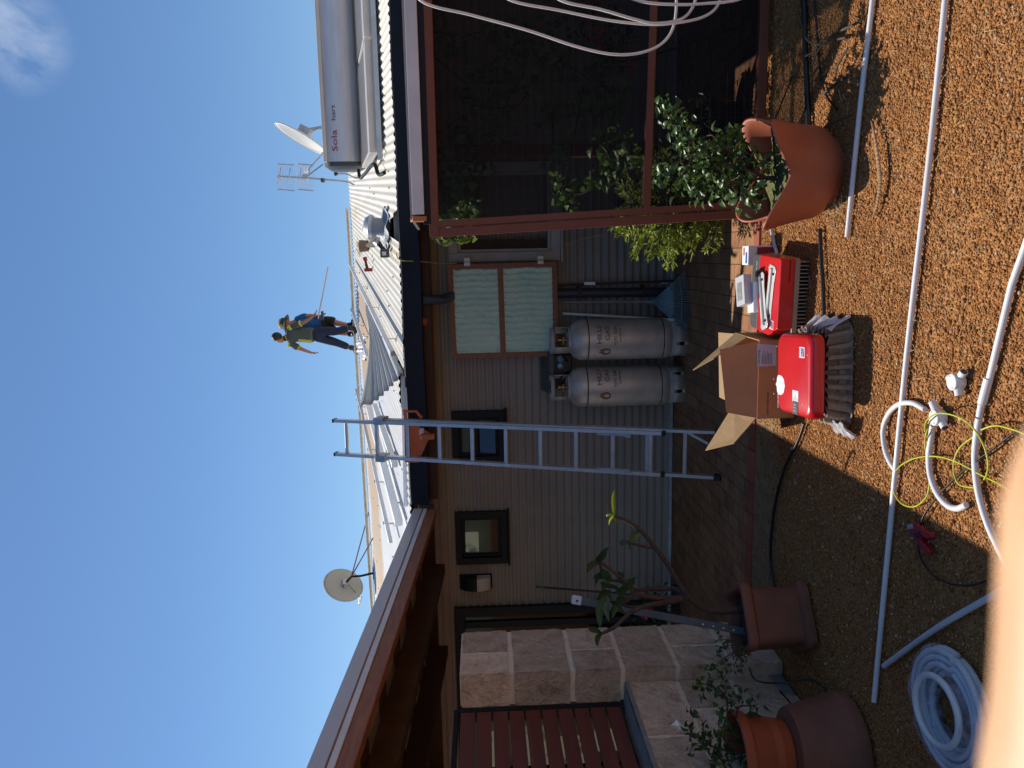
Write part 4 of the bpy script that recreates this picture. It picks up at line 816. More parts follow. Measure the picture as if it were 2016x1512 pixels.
# drill
dpos = on_roof(733, 518); dr2 = thing('cordless_drill', 'small red and black cordless drill on the roof behind the flue', 'power tool', dpos); a_, b_ = gy(723, 506, dpos.y), gy(728, 530, dpos.y); a_.z = roofz(a_.y)+.10; b_.z = a_.z-.03
m = MB(); m.tube([a_, a_+(b_-a_)*.3], [.035, .03], 12); m.build('head', redtool_m, dr2, smooth=50)
m = MB(); m.tube([a_+(b_-a_)*.3, b_], [.018, .02], 10); m.build('grip', black_m, dr2, smooth=50)
m = MB(); m.box(b_-Vector((.03, .035, .07)), b_+Vector((.015, .035, .04))); m.build('battery', redtool_m, dr2, smooth=0, bevel=.008)
# tub with straw
tp = on_roof(727, 484); tb_ = thing('straw_tub', 'brown tub spilling dry straw on the roof behind the flue', 'tub', tp)
m = MB(); m.lathe([(.0, 0), (.075, 0), (.085, .12), (.075, .12), (.07, .02)], tp, 18); m.build('tub', M('brown_tub', (.22, .13, .07), .7), tb_, smooth=40)
m = MB()
for k in range(60):
    a = rvec(); p = tp+Vector((random.uniform(-.09, .06), random.uniform(-.05, .05), .10+random.uniform(0, .05))); m.tube([p, p+Vector((a.x*.08, a.y*.06, a.z*.04))], .0022, 4, tint=random.random())
m.build('straw', straw_m, tb_, smooth=0)
m = MB(); m.grid(lambda u, v: on_roof(745, 470)+Vector((-.10+.26*u, -.1+.12*v, .08+.03*math.sin(u*14+v*5)+.025*math.cos(v*11+u*3)-.05*u)), 18, 10); tag(m.build('rag', M('dirty_white_rag', (.45, .42, .37), .9), smooth=180), 'dirty pale rag draped beside the roof flue', 'rag')
m = MB(); m.grid(lambda u, v: on_roof(718, 683)+Vector((-.2+.4*u, -.4+.7*v, -.14+.2*v+.03+.10*math.sin(3.14*u)*math.sin(3.14*v)+.03*math.sin(u*17+v*5)+.03*math.cos(v*15+u*9))), 30, 24); tag(m.build('plastic_bag', film_m, smooth=60), 'crumpled white plastic bag on the roof by the men\'s feet', 'plastic bag')
# wire from the roof down the wall
yw = M('yellow_rope', (.45, .33, .10), .7)
m = MB(); m.tube(spline([on_roof(783, 498), gy(788, 512, 7.12), gy(830, 515, 7.2), gy(878, 519, 7.45), gy(900, 517, 7.44)], 6), .005, 6); tag(m.build('rope', yw, smooth=50), 'thin yellow rope hanging over the gutter above the green shutter', 'rope')
m = MB(); m.tube(spline([gy(1065, 505, 7.52), gy(1100, 486, 7.5), gy(1150, 470, 7.4), gy(1190, 462, 7.3)], 6), .004, 6); tag(m.build('rope', yw, smooth=50), 'thin yellow rope strung across the wall under the shutter hinge', 'rope')

# ================================================================== along the wall
def gas(c, yy, label, logo_y, text_y, faded, collar_side):
    g = thing('gas_cylinder', label, 'gas cylinder', c, 'tall silver gas cylinders against the wall'); R = .188; c = Vector(c)
    prof = [(0, .10), (.10, .105), (.155, .13), (.180, .17), (R, .21), (R, .226), (R-.001, .232), (R, .238), (R, .90), (R-.001, .906), (R, .912), (R, .93), (.182, .985), (.16, 1.03), (.115, 1.065), (.06, 1.082), (0, 1.088)]
    m = MB(); m.lathe(prof, c, 48); m.build('body', gas_m, g, smooth=50)
    for zz in (.228, .908): m = MB(); m.lathe([(R+.0005, zz-.005), (R+.0018, zz), (R+.0005, zz+.005)], c, 48); m.build('seam', black_m, g, smooth=50)
    m = MB()                                                                     # foot ring with drain slots
    n = 96
    for j in range(n):
        a0, a1 = 2*math.pi*j/n, 2*math.pi*(j+1)/n; slot = (j % 16) in (3, 4, 5)
        for z0, z1 in (((0, .04), (.085, .15)) if slot else ((0, .15),)):
            m.add([c+Vector((.168*math.cos(a), .168*math.sin(a), z)) for a, z in ((a0, z0), (a1, z0), (a1, z1), (a0, z1))], [(0, 1, 2, 3)])
    m.build('foot_ring', gas_m, g, smooth=60, solid=.005)
    m = MB()                                                                     # collar: a band with two openings
    for j in range(64):
        a0, a1 = 2*math.pi*j/64, 2*math.pi*(j+1)/64; hole = (j % 32) < 21
        for z0, z1 in (((1.055, 1.085), (1.205, 1.243)) if hole else ((1.055, 1.243),)):
            m.add([c+Vector((.118*math.cos(a+collar_side), .118*math.sin(a+collar_side), z)) for a, z in ((a0, z0), (a1, z0), (a1, z1), (a0, z1))], [(0, 1, 2, 3)])
    m.build('collar', gas_m, g, smooth=60, solid=.006)
    m = MB(); m.tube([c+Vector((0, 0, 1.08)), c+Vector((0, 0, 1.14))], .018, 12); m.tube([c+Vector((-.04, -.01, 1.12)), c+Vector((.03, 0, 1.12))], .012, 10); m.lathe([(0, 1.14), (.026, 1.14), (.026, 1.17), (0, 1.17)], c, 12); m.build('valve', M('brass', (.35, .22, .09), .4, .8), g, smooth=40)
    a0 = math.atan2(-c.y, -c.x)
    ang = lambda y: math.asin(max(-.95, min(.95, (gy(1200, y, c.y-.1).x-c.x)/R))) + a0 + .02
    hz = lambda x: gy(x, yy, c.y-R).z
    txt('lettering', 'HILLS', .058, logo_m, g, None, (( c.x, c.y, hz(1181)), R, ang(text_y)), bold=.0012, sx=1.25)
    txt('lettering', 'GAS', .058, logo_m, g, None, ((c.x, c.y, hz(1197)), R, ang(text_y-2)), bold=.0012, sx=1.25)
    txt('lettering', '9291 5581', .042, ink_m, g, None, ((c.x, c.y, hz(1213)), R, ang(text_y+2)), sx=1.05)
    txt('lettering', 'DISTRIBUTOR', .022, ink_m, g, None, ((c.x, c.y, hz(1222)), R, ang(text_y+2)))
    m = MB(); al = ang(logo_y)                                                      # flame-in-a-drop emblem
    out = [(-.02, -.055), (.022, -.055), (.038, -.03), (.036, .01), (.02, .05), (.008, .028), (-.004, .055), (-.018, .03), (-.034, .012), (-.038, -.028)]; inn = [(-.006, -.042), (.010, -.042), (.017, -.028), (.014, -.008), (.006, .014), (.002, .004), (-.003, .012), (-.008, -.004), (-.015, -.012), (-.014, -.030)]
    wp = lambda x, z: Vector((c.x+(R+.0015)*math.cos(al+x/R), c.y+(R+.0015)*math.sin(al+x/R), hz(1191)+z))
    m.add([wp(*p) for p in out]+[wp(*p) for p in inn], [(i, (i+1) % 10, 10+(i+1) % 10, 10+i) for i in range(10)]); m.build('emblem', logo_m, g, smooth=0)
    return g
gas((-.775, 7.215, 0), 671, 'silver gas cylinder beside the rake, half under the green shutter', 695, 661, 0, 1.1)
gas((-1.225, 7.285, 0), 757, 'silver gas cylinder with open collar, the one nearer the ladder', 783, 745, 1, 4.02)
# regulator with hood
gb = thing('gas_regulator', 'dark gas changeover regulator under a sloping metal hood between the cylinders', 'gas regulator', (-1.07, 7.55, 1.0))
m = MB(); m.box((-1.26, 7.42, 1.02), (-.93, 7.62, 1.24)); m.build('backing', black_m, gb, smooth=0, bevel=.01)
m = MB(); m.add([Vector(p) for p in ((-1.30, 7.62, 1.30), (-.90, 7.62, 1.30), (-.90, 7.38, 1.235), (-1.30, 7.38, 1.235), (-.90, 7.38, 1.20), (-1.30, 7.38, 1.20))], [(0, 1, 2, 3), (3, 2, 4, 5)]); m.build('hood', M('grey_brown_hood', (.10, .095, .085), .6), gb, smooth=0, solid=.006)
for dx, mm in ((-.97, rake_m), (-1.04, steel_m)):
    m = MB(); m.lathe([(0, .0), (.03, .0), (.034, .03), (.02, .045), (0, .05)], (0, 0, 0), 16, mat=Matrix.Translation((dx, 7.42, 1.13)) @ Matrix.Rotation(math.pi/2, 4, 'X')); m.build('dial', mm, gb, smooth=40)
m = MB(); m.tube(spline([(-1.0, 7.42, 1.06), (-.95, 7.3, 1.10), (-.83, 7.22, 1.20), (-.775, 7.2, 1.14)], 8), .008, 8); m.build('hose', black_m, gb, smooth=60)
m = MB(); m.tube(spline([(-1.1, 7.42, 1.06), (-1.12, 7.32, 1.12), (-1.17, 7.28, 1.17), (-1.22, 7.285, 1.13)], 8), .008, 8); m.build('hose', black_m, gb, smooth=60)
# leaf rake
ap = gy(1284, 594, 7.32); rk = thing('leaf_rake', 'teal grey fan shaped plastic leaf rake standing head down by the cylinders', 'rake', gz(1362, 598))
m = MB(); m.tube([ap, gy(1105, 595, 7.6)], .0125, 10); m.build('handle', M('grey_wood_handle', (.28, .24, .21), .7), rk, smooth=50)
tipL, tipR = Vector((-.73, 7.02, .012)), Vector((-.17, 7.10, .012)); side = (tipR-tipL)
def fan(u, v): # v 0 apex..1 tips
    tip = tipL + side*u + Vector((0, 0, .028*((2*u-1)**2))); return ap*(1-v)+tip*v + Vector((0, .02*math.sin(v*3), 0))
m = MB(); m.grid(lambda u, v: fan(.02+.96*u, .05+v*(.58-.05*(2*u-1)**2)) + Vector((0, .004*math.sin(u*60), 0)), 49, 8); m.build('head', rake_m, rk, smooth=60, solid=.004)
m = MB()
for k in range(24):
    u = .02+.96*k/23; m.tube([fan(u, .58), fan(u, .97), fan(u, 1)+Vector((0, -.03, 0))], [.004, .0035, .003], 6)
m.tube([fan(.02+.96*k/23, .84) for k in range(24)], .004, 6); m.build('tines', rake_m, rk, smooth=0)
m = MB(); m.tube([ap+Vector((0, 0, .07)), ap, ap-Vector((0, 0, .02))], [.018, .022, .014], 10); m.build('socket', rake_m, rk, smooth=50)
m = MB(); m.tube([gy(1108, 617, 7.55), gy(1328, 630, 7.15)], .013, 10); tag(m.build('pole', whitepvc_m, smooth=50), 'white pole leaning on the wall between the rake and the cylinders', 'pole')
m = MB(); m.tube([gy(1140, 640, 7.56), gy(1330, 622, 7.3)], .012, 8); tag(m.build('stick', redtool_m, smooth=50), 'dark red stick leaning on the wall behind the white pole', 'stick')
st = thing('garden_stake', 'brown timber stake with white clips leaning on the wall right of the downpipe', 'stake', gy(1330, 553, 7.4)); m = MB(); m.bar(gy(1100, 562, 7.6), gy(1328, 553, 7.5), .025, .02, up=(0, 1, 0)); m.build('timber', darktimber_m, st, smooth=0)
for a in ((1150, 558), (1172, 558)) , ((1302, 556), (1318, 554)): m = MB(); m.bar(gy(*a[0], 7.55), gy(*a[1], 7.54), .03, .02, up=(0, 1, 0)); m.build('clip', white_m, st, smooth=0, bevel=.004)
bm_ = thing('broom', 'thin black broom handle with a green grip leaning on the wall by the door', 'broom', (gy(1340, 1180, 7.35).x, 7.35, 0)); t0, t1 = gy(1055, 1155, 7.6), Vector((gy(1340, 1178, 7.3).x, 7.3, .02))
m = MB(); m.tube([t0, t1], .011, 10); m.build('handle', black_m, bm_, smooth=50)
m = MB(); m.tube([t0+(t1-t0)*.015, t0+(t1-t0)*.06], .013, 10); m.build('grip', M('green_grip', (.02, .12, .07), .5), bm_, smooth=50)
m = MB(); m.box(t1-Vector((.14, .03, .02)), t1+Vector((.14, .03, .05))); m.build('head', black_m, bm_, smooth=0, bevel=.01)
# ================================================================== big wavy planter on the right
def planter_r(a, t):
    k = math.cos(4*(a-.62)); base = .165+.075*t**.75+(.03 if t > .1 else 0)*min(1, t*4); 
    return base*(1+.20*t**1.5*k), k
def plant_pt(c, u, t, inset=0):
    a = 2*math.pi*u; r, k = planter_r(a, t); h = .345+.058*k
    return Vector((c[0]+(r-inset)*1.08*math.cos(a), c[1]+(r-inset)*math.sin(a), .005+h*t + (.004 if inset else 0)))
PC = (.40, 4.24); pl = thing('planter', 'large terracotta planter with a wavy pointed rim and a drain slot', 'planter', (PC[0], PC[1], 0))
prof_t = [0, .02, .06, .12, .2, .3, .42, .55, .68, .8, .9, .97, 1.0]
m = MB(); nu = 96; vs = []; 
for u in range(nu):
    for t in prof_t: vs.append(plant_pt(PC, u/nu, t))
    vs.append(plant_pt(PC, u/nu, 1.0, .006)+Vector((0, 0, .004))); 
    for t in (1.0, .9, .75, .6): vs.append(plant_pt(PC, u/nu, t, .016))
k = len(prof_t)+5; m.add(vs, [(i*k+j, ((i+1) % nu)*k+j, ((i+1) % nu)*k+j+1, i*k+j+1) for i in range(nu) for j in range(k-1)]); m.build('pot', terra_m, pl, smooth=180)
p_ = gy(1634, 411, 4.14); 
best = min((plant_pt(PC, u/200, t) for u in range(200) for t in (.12, .16, .2, .24)), key=lambda q: (Vector(((q-CAM).normalized())) - (gz(1634, 411)-CAM).normalized()).length)
nn = (best-Vector((PC[0], PC[1], best.z))).normalized(); mt = frame(best+nn*.001, Vector((0, 0, 1)).cross(nn), (0, 0, 1))
m = MB(); m.prism([(.022*math.cos(a*math.pi/8)+(.012 if math.cos(a*math.pi/8) > 0 else -.012), .011*math.sin(a*math.pi/8)) for a in range(16)], .002, mt); m.build('drain_slot', black_m, pl, smooth=0)
m = MB(); m.grid(lambda u, v: Vector((PC[0], PC[1], .27)) + Vector((.215*v*math.cos(2*math.pi*u), .21*v*math.sin(2*math.pi*u), .015*math.sin(u*30)*v+random.uniform(-.006, .006)+.012*(1-v))), 40, 8, closed=True); m.build('soil', moss_m, pl, smooth=180)
tube_pts = [gz(1560, 150), gy(1530, 225, 4.35), gy(1519, 252, 4.2), gy(1523, 275, 4.16), gy(1525, 310, 4.2), gy(1530, 340, 4.15), gy(1545, 378, 4.1)]
m = MB(); m.tube(spline(tube_pts, 6), .0045, 7); tag(m.build('drip_tube', cable_m, smooth=50), 'thin black drip tube looping over the rim of the wavy planter', 'tube')

# ================================================================== inverters
def rbox(m, lo, hi, r, mt, n=5, tint=.5, bev=0):           # box with rounded vertical corners
    x0, y0, z0 = lo; x1, y1, z1 = hi; poly = []
    for cx, cy, a0 in ((x1-r, y0+r, -90), (x1-r, y1-r, 0), (x0+r, y1-r, 90), (x0+r, y0+r, 180)):
        for i in range(n+1): a = math.radians(a0+90*i/n); poly.append((cx+r*math.cos(a), cy+r*math.sin(a)))
    return m.prism(poly, z1-z0, mt @ Matrix.Translation((0, 0, z0)), tint)
def logo(par, mt, s):           # white card, blue field with white letters, red swoosh
    m = MB(); rbox(m, (-s*.52, -s*.62, 0), (s*.52, s*.62, .001), s*.08, mt); c = m.build('logo', white_m, par, smooth=0)
    up = mt @ Matrix.Translation((0, 0, .0012)); m = MB(); m.prism([(-s*.42, -.05*s), (s*.42, -.30*s), (s*.42, s*.52), (-s*.42, s*.52)], .0006, up); m.build('blue_field', blue_m, c, smooth=0)
    m = MB(); m.prism([(-s*.42, -s*.52), (s*.42, -s*.52), (s*.42, -.40*s), (-s*.42, -.16*s)], .0006, up); m.build('red_field', red_m, c, smooth=0)
    txt('lettering', 'SMA', s*.42, white_m, c, up @ Matrix.Translation((0, s*.18, .0012)), bold=.001); return c
# front one, in the moulded pulp tray
B = Vector((-.645, 4.05, 0)); rot = Matrix.Translation(B) @ Matrix.Rotation(math.radians(4), 4, 'Z')
inv = thing('solar_inverter', 'red inverter with a white shield emblem lying face up in a pulp packing tray', 'inverter', B)
tilt = rot @ Matrix.Translation((0, -.02, .055)) @ Matrix.Rotation(math.radians(1.0), 4, 'X')
m = MB(); rbox(m, (-.20, -.075, .0), (.20, .19, .119), .03, tilt); hs = m.build('back_housing', M('matt_black_housing', (.010, .010, .011), .8, spec=.15), inv, smooth=30, bevel=.006)
# pressed red cover: rounded slab, rim with two hand notches along the front
m = MB(); secs = [(.20, .0, .0), (.212, .12, .0), (.212, .155, .0), (.206, .185, 0), (.195, .197, 0)]
def rr(hx, hy, r, n=7):
    poly = []
    for sx, sy, a0 in ((1, -1, -90), (1, 1, 0), (-1, 1, 90), (-1, -1, 180)):
        for i in range(n+1): a = math.radians(a0+90*i/n); poly.append((sx*(hx-r)+r*math.cos(a), sy*(hy-r)+r*math.sin(a)))
    return poly
sec = [(.207, .211, .118), (.213, .217, .122), (.213, .217, .160), (.209, .213, .176), (.200, .204, .187), (.190, .194, .192)]; vs = []
for hx, hy, z in sec: vs += [tilt @ Vector((x, y, z)) for x, y in rr(hx, hy, .055)]
n_ = 32; m.add(vs, [(i*n_+j, i*n_+(j+1) % n_, (i+1)*n_+(j+1) % n_, (i+1)*n_+j) for i in range(len(sec)-1) for j in range(n_)] + [tuple((len(sec)-1)*n_+j for j in range(n_)), tuple(range(n_))[::-1]]); cov = m.build('cover', red_m, inv, smooth=40)
face = tilt @ Matrix.Translation((0, 0, .1924))
def on_face(x, y):               # where the sight line meets the cover
    inv_ = face.inverted(); o_ = inv_ @ CAM; d = (inv_.to_3x3() @ ray(x, y)); s = -o_.z/d.z; return o_ + d*s
def fm(x, y): p = on_face(x, y); return face @ Matrix.Translation((p.x, p.y, 0))
logo(cov, fm(1579, 694), .052)
q = [(0, -.072), (-.035, -.055), (-.05, -.02), (-.05, .03), (-.036, .045), (-.012, .052), (0, .068), (.012, .052), (.036, .045), (.05, .03), (.05, -.02), (.035, -.055)]
m = MB(); m.prism([(x*1.05, y*.9) for x, y in q], .001, fm(1536, 758)); m.build('shield_emblem', white_m, cov, smooth=0)
m = MB(); rbox(m, (-.032, -.036, 0), (.032, .036, .001), .003, fm(1566, 781)); lb_ = m.build('rating_label', white_m, cov, smooth=0)
m = MB(); mt = fm(1566, 781) @ Matrix.Translation((0, 0, .0012))
for k in range(4): m.prism([(-.025, .022-k*.015), (-.025+.02+.008*(k % 3), .022-k*.015), (-.025+.02+.008*(k % 3), .019-k*.015), (-.025, .019-k*.015)], .0004, mt)
for k in range(3): m.prism([(.008+k*.008, .0), (.012+k*.008, 0), (.012+k*.008, .006), (.008+k*.008, .006)], .0004, mt)
m.build('small_print', ink_m, lb_, smooth=0)['kind'] = 'stuff'
m = MB(); rbox(m, (-.034, -.034, 0), (.034, .034, .0015), .004, fm(1566, 803)); ds = m.build('display', darkgrey_m, cov, smooth=0)
m = MB()
for k in range(3): m.lathe([(0, .003), (.0045, .003), (.0045, 0)], (0, 0, 0), 8, mat=fm(1566, 803) @ Matrix.Translation((-.016+.016*k, -.008, 0)))
for k in range(3): m.prism([(-.02+.016*k, .006), (-.012+.016*k, .006), (-.012+.016*k, .018), (-.02+.016*k, .018)], .001, fm(1566, 803) @ Matrix.Translation((0, 0, .0012)))
m.build('indicator_lights', M('grey_print', (.4, .4, .4), .6), ds, smooth=0)['kind'] = 'stuff'
txt('lettering', 'SUNNY BOY', .014, white_m, cov, fm(1532, 789))
for x, y in ((1530, 682), (1590, 699), (1524, 775), (1581, 796), (1524, 746)):
    m = MB(); m.lathe([(.004, 0), (.004, .002), (0, .0025)], (0, 0, 0), 10, mat=fm(x, y)); m.build('screw', steel_m, cov, smooth=40)
txt('label_print', 'IP65', .013, ink_m, hs, tilt @ Matrix.Translation((.118, -.0772, .085)) @ Matrix.Rotation(math.pi/2, 4, 'X'))
m = MB(); m.box((.07, -.0762, .066), (.165, -.0752, .108), mat=tilt); m.build('rating_label', M('silver_label', (.30, .31, .30), .4, .3), hs, smooth=0)
# moulded pulp tray: base and ribbed rim
tr = thing('packing_tray', 'grey brown moulded pulp packing tray with ribbed sides under the front inverter', 'packing tray', B)
TT = rot @ Matrix.Translation((0, .07, 0))
per = rr(.275, .235, .09, 10)
dens = []
for i in range(len(per)):
    a, b = Vector((*per[i], 0)), Vector((*per[(i+1) % len(per)], 0)); nn_ = max(1, int((b-a).length/.004)); dens += [a+(b-a)*k/nn_ for k in range(nn_)]
acc = 0; outl = []
for i, p in enumerate(dens):
    acc += (dens[i]-dens[i-1]).length if i else 0; w = max(-1, min(1, 3.2*math.sin(acc/.0568*2*math.pi))); nrm_ = (p.normalized()); outl.append((p, nrm_, w))
vs = []; zs_ = [0, .012, .035, .085, .104, .108]
for p, n__, w in outl:
    for z in zs_:
        ins = (.0 if z < .012 else -.018 - .018*w - .034*(z/.11)); q_ = p + n__*(ins if z >= .012 else .012); vs.append(TT @ Vector((q_.x, q_.y, z)))
    q_ = p - n__*.056; vs.append(TT @ Vector((q_.x, q_.y, .10)))
k = len(zs_)+1; N = len(outl); m = MB(); m.add(vs, [(i*k+j, ((i+1) % N)*k+j, ((i+1) % N)*k+j+1, i*k+j+1) for i in range(N) for j in range(k-1)]); m.build('ribbed_rim', pulp_m, tr, smooth=50)
m = MB(); m.prism([(x*.85, y*.85) for x, y in per], .045, TT @ Matrix.Translation((0, 0, .004))); m.build('base', pulp_m, tr, smooth=0)
m = MB(); m.grid(lambda u, v: rot @ Vector((.225+.07*v+.012*math.sin(u*23), -.16+.42*u, .105-.09*v+.012*math.sin(u*17+v*4))), 30, 7); tag(m.build('packing_film', film_m, smooth=60), 'crumpled white film tucked in the right end of the pulp tray', 'film')
m = MB(); m.grid(lambda u, v: rot @ Vector((-.235-.075*v+.01*math.sin(u*31), -.23+.18*u, .075-.065*v+.012*math.sin(u*17+v*4))), 22, 7); tag(m.build('packing_film', film_m, smooth=60), 'crumpled pinkish film hanging from the left end of the pulp tray', 'film')
# back one, heat sink down
B2 = Vector((-.265, 4.70, 0)); rot2 = Matrix.Translation(B2) @ Matrix.Rotation(math.radians(-4), 4, 'Z')
iv2 = thing('solar_inverter', 'red and dark grey inverter lying on its finned heat sink beside the paving', 'inverter', B2)
m = MB(); rbox(m, (-.225, -.24, .055), (.235, .235, .085), .03, rot2); hs2 = m.build('heat_sink', beige_m, iv2, smooth=0, bevel=.004)
m = MB()
for k in range(20): x = -.20+k*.0215; m.box((x, -.225, .0), (x+.006, .22, .056), mat=rot2)
m.build('fins', beige_m, hs2, smooth=0)
m = MB(); m.prism([(-.225, -.105), (-.165, -.245), (.225, -.245), (.235, -.235), (.235, .10), (-.225, .10)], .085, rot2 @ Matrix.Translation((0, 0, .086))); cv2 = m.build('cover', red_m, iv2, smooth=0, bevel=.012, bseg=3)
m = MB(); m.prism([(-.225, .102), (.235, .102), (.235, .205), (.20, .235), (-.19, .235), (-.225, .205)], .083, rot2 @ Matrix.Translation((0, 0, .086))); dg = m.build('connection_cover', darkgrey_m, iv2, smooth=0, bevel=.01, bseg=3)
f2 = rot2 @ Matrix.Translation((0, 0, .1715))
logo(cv2, f2 @ Matrix.Translation((-.155, -.155, 0)), .05)
for a, b_, mm, nm in (((.03, .115), (.095, .155), white_m, 'warning_label'), ((-.03, .112), (.02, .15), M('yellow_label', (.75, .55, .03), .6), 'caution_label')):
    m = MB(); m.box((a[0], a[1], -.0025), (b_[0], b_[1], -.001), mat=f2); m.build(nm, mm, dg, smooth=0)
txt('lettering', 'SUNNY BOY', .016, white_m, dg, f2 @ Matrix.Translation((.15, .15, -.0022)))
m = MB(); m.box((-.228, -.12, .115), (-.10, -.117, .119), mat=rot2 @ Matrix.Translation((.33, -.1285, 0))); m.build('cover_seam', black_m, cv2, smooth=0)
# brackets and papers heaped on it
def on2(x, y, z): return rot2 @ Vector((x, y, .172+z))
def bracket(label, c, ang, z):
    alu_m = M('bright_bracket_metal', (.70, .69, .66), .4, .35, .08, 12)
    mt = rot2 @ Matrix.Translation((c[0], c[1], .172+z)) @ Matrix.Rotation(math.radians(ang), 4, 'Z') @ Matrix.Scale(1.3, 4); m = MB()
    o_ = [(-.13, -.03), (-.115, -.045), (-.06, -.035), (.06, -.035), (.115, -.045), (.13, -.03), (.13, .03), (.115, .045), (.06, .03), (-.06, .03), (-.115, .045), (-.13, .03)]
    m.prism(o_, .003, mt); t_ = thing('wall_bracket', label, 'bracket', mt.translation, 'metal brackets on the inverter'); m.build('plate', alu_m, t_, smooth=0, bevel=.001)
    m = MB(); m.box((-.115, -.006, .003), (.115, .014, .012), mat=mt); m.build('channel', alu_m, t_, smooth=0, bevel=.002)
    for sx in (-.095, .095): m = MB(); m.lathe([(.006, .0), (.006, .006), (0, .006)], (0, 0, 0), 10, mat=mt @ Matrix.Translation((sx, -.022, .0032))); m.build('bolt', black_m, t_, smooth=0)
bracket('thin silver wall bracket nearest the front edge of the back inverter', (.02, -.11), -7, .0)
bracket('thin silver wall bracket under the grey carton on the back inverter', (-.03, -.04), 21, .017)
m = MB(); m.box((-.11, -.055, 0), (.07, .055, .03), mat=rot2 @ Matrix.Translation((.0, .055, .205)) @ Matrix.Rotation(math.radians(12), 4, 'Z')); tag(m.build('booklet', M('white_paper', (.75, .74, .78), .7), smooth=0, bevel=.003), 'white paper booklet sandwiched under the grey carton on the back inverter', 'booklet')
mt = rot2 @ Matrix.Translation((.02, .085, .237)) @ Matrix.Rotation(math.radians(18), 4, 'Z') @ Matrix.Rotation(math.radians(8), 4, 'X')
bx = thing('carton', 'small pale grey carton on top of the back inverter', 'carton', mt.translation); m = MB(); m.box((-.09, -.05, 0), (.09, .06, .052), mat=mt); m.build('box', M('pale_grey_card', (.52, .52, .55), .6, 0, .06), bx, smooth=0, bevel=.003)
m = MB(); m.box((-.06, -.02, .0525), (.05, .04, .0535), mat=mt); pr = m.build('print', M('grey_green_print', (.24, .27, .25), .7, 0, .3, 30), bx, smooth=0)
m = MB(); m.box((.02, .05, 0), (.085, .085, .03), mat=mt @ Matrix.Translation((.01, .02, 0))); m.build('flap', M('pale_grey_card2', (.6, .6, .6), .6), bx, smooth=0)
# little red and white carton behind
c_ = Vector((-.03, 5.06, 0)); sb2 = thing('carton', 'small white and red printed carton standing behind the back inverter', 'carton', c_)
m = MB(); m.box((-.06, -.06, 0), (.06, .06, .17), mat=Matrix.Translation(c_)); m.build('box', white_m, sb2, smooth=0, bevel=.003)
m = MB(); m.box((-.035, -.0615, .005), (.05, -.0605, .115), mat=Matrix.Translation(c_)); m.build('red_panel', M('dark_red_print', (.28, .02, .03), .6), sb2, smooth=0)
m = MB(); m.box((-.05, -.04, .1705), (.02, -.01, .1712), mat=Matrix.Translation(c_)); m.build('blue_print_panel', blue_m, sb2, smooth=0)
m = MB(); m.box((.0, .01, .1705), (.05, .035, .1712), mat=Matrix.Translation(c_)); m.build('orange_panel', orange_m, sb2, smooth=0)

# ================================================================== open cardboard box
F = [gy(1490, 671, 4.62), gy(1498, 824, 4.58)]; xr, xl = F[0].x, F[1].x; zt = .225; y0, y1 = 4.60, 5.06
cb2 = thing('cardboard_box', 'open brown cardboard box with its flaps out, between the inverters and the ladder', 'box', ((xl+xr)/2, 4.85, 0)); T = .006
m = MB(); m.box((xl, y0, 0), (xr, y0+T, zt)); fr_ = m.build('front_panel', cardin_m, cb2, smooth=0)
m = MB(); m.box((xl, y1-T, 0), (xr, y1, zt)); m.build('back_panel', card_m, cb2, smooth=0)
m = MB(); m.box((xl-T, y0, 0), (xl, y1, zt)); m.build('side_panel', card_m, cb2, smooth=0)
m = MB(); m.box((xr, y0, 0), (xr+T, y1, zt)); m.build('side_panel', card_m, cb2, smooth=0)
m = MB(); m.box((xl, y0+T, .004), (xr, y1-T, .01)); m.build('bottom', card_m, cb2, smooth=0)
def flap(p, mat):
    p = [Vector(q) for q in p]; nn = (p[1]-p[0]).cross(p[2]-p[0]).normalized()*T/2; m = MB(); k = len(p)
    m.add([q-nn for q in p]+[q+nn for q in p], [tuple(range(k))[::-1], tuple(range(k, 2*k))] + [(i, (i+1) % k, k+(i+1) % k, k+i) for i in range(k)]); return m.build('flap', mat, cb2, smooth=0)
flap([(xl, y0, zt+.002), (xr, y0, zt+.002), gy(1417, 688, 4.66), gy(1430, 812, 4.66)], cardin_m)
flap([(xl, y1, zt+.002), (xr, y1, zt+.002), (xr-.01, y1+.2, zt+.045), (xl+.01, y1+.2, zt+.03)], card_m)
flap([(xl, y0+.01, zt), (xl, y1-.02, zt), gy(1389, 887, 5.03), gy(1445, 873, 4.63)], card_m)
flap([(xr, y0+.22, zt), (xr, y1-.01, zt), gy(1364, 729, 5.08), gy(1405, 706, 4.9)], card_m)
# contents and shipping label
q = [gy(1490, 677, y0-.002), gy(1490, 722, y0-.002), gy(1528, 720, y0-.002), gy(1528, 679, y0-.002)]
m = MB(); m.add([p+Vector((0, -.0012, 0)) for p in q]+q, [(3, 2, 1, 0), (0, 1, 5, 4), (1, 2, 6, 5), (2, 3, 7, 6), (3, 0, 4, 7)]); sl = m.build('shipping_label', label_m, fr_, smooth=0)
mt = frame((q[1]+q[0])/2+Vector((0, -.0016, -.0)), (1, 0, 0), (0, 0, 1)); w_ = (q[0]-q[1]).length
txt('lettering', 'DELTALINE', .017, ink_m, sl, mt @ Matrix.Translation((-.01, -.013, 0)), extrude=.0002)
m = MB()
for k in range(7): m.prism([(-w_*.4, -.032-k*.009), (-w_*.4+w_*random.uniform(.3, .75), -.032-k*.009), (-w_*.4+w_*.5, -.035-k*.009), (-w_*.4, -.035-k*.009)], .0002, mt)
m.build('small_print', ink_m, sl, smooth=0)['kind'] = 'stuff'
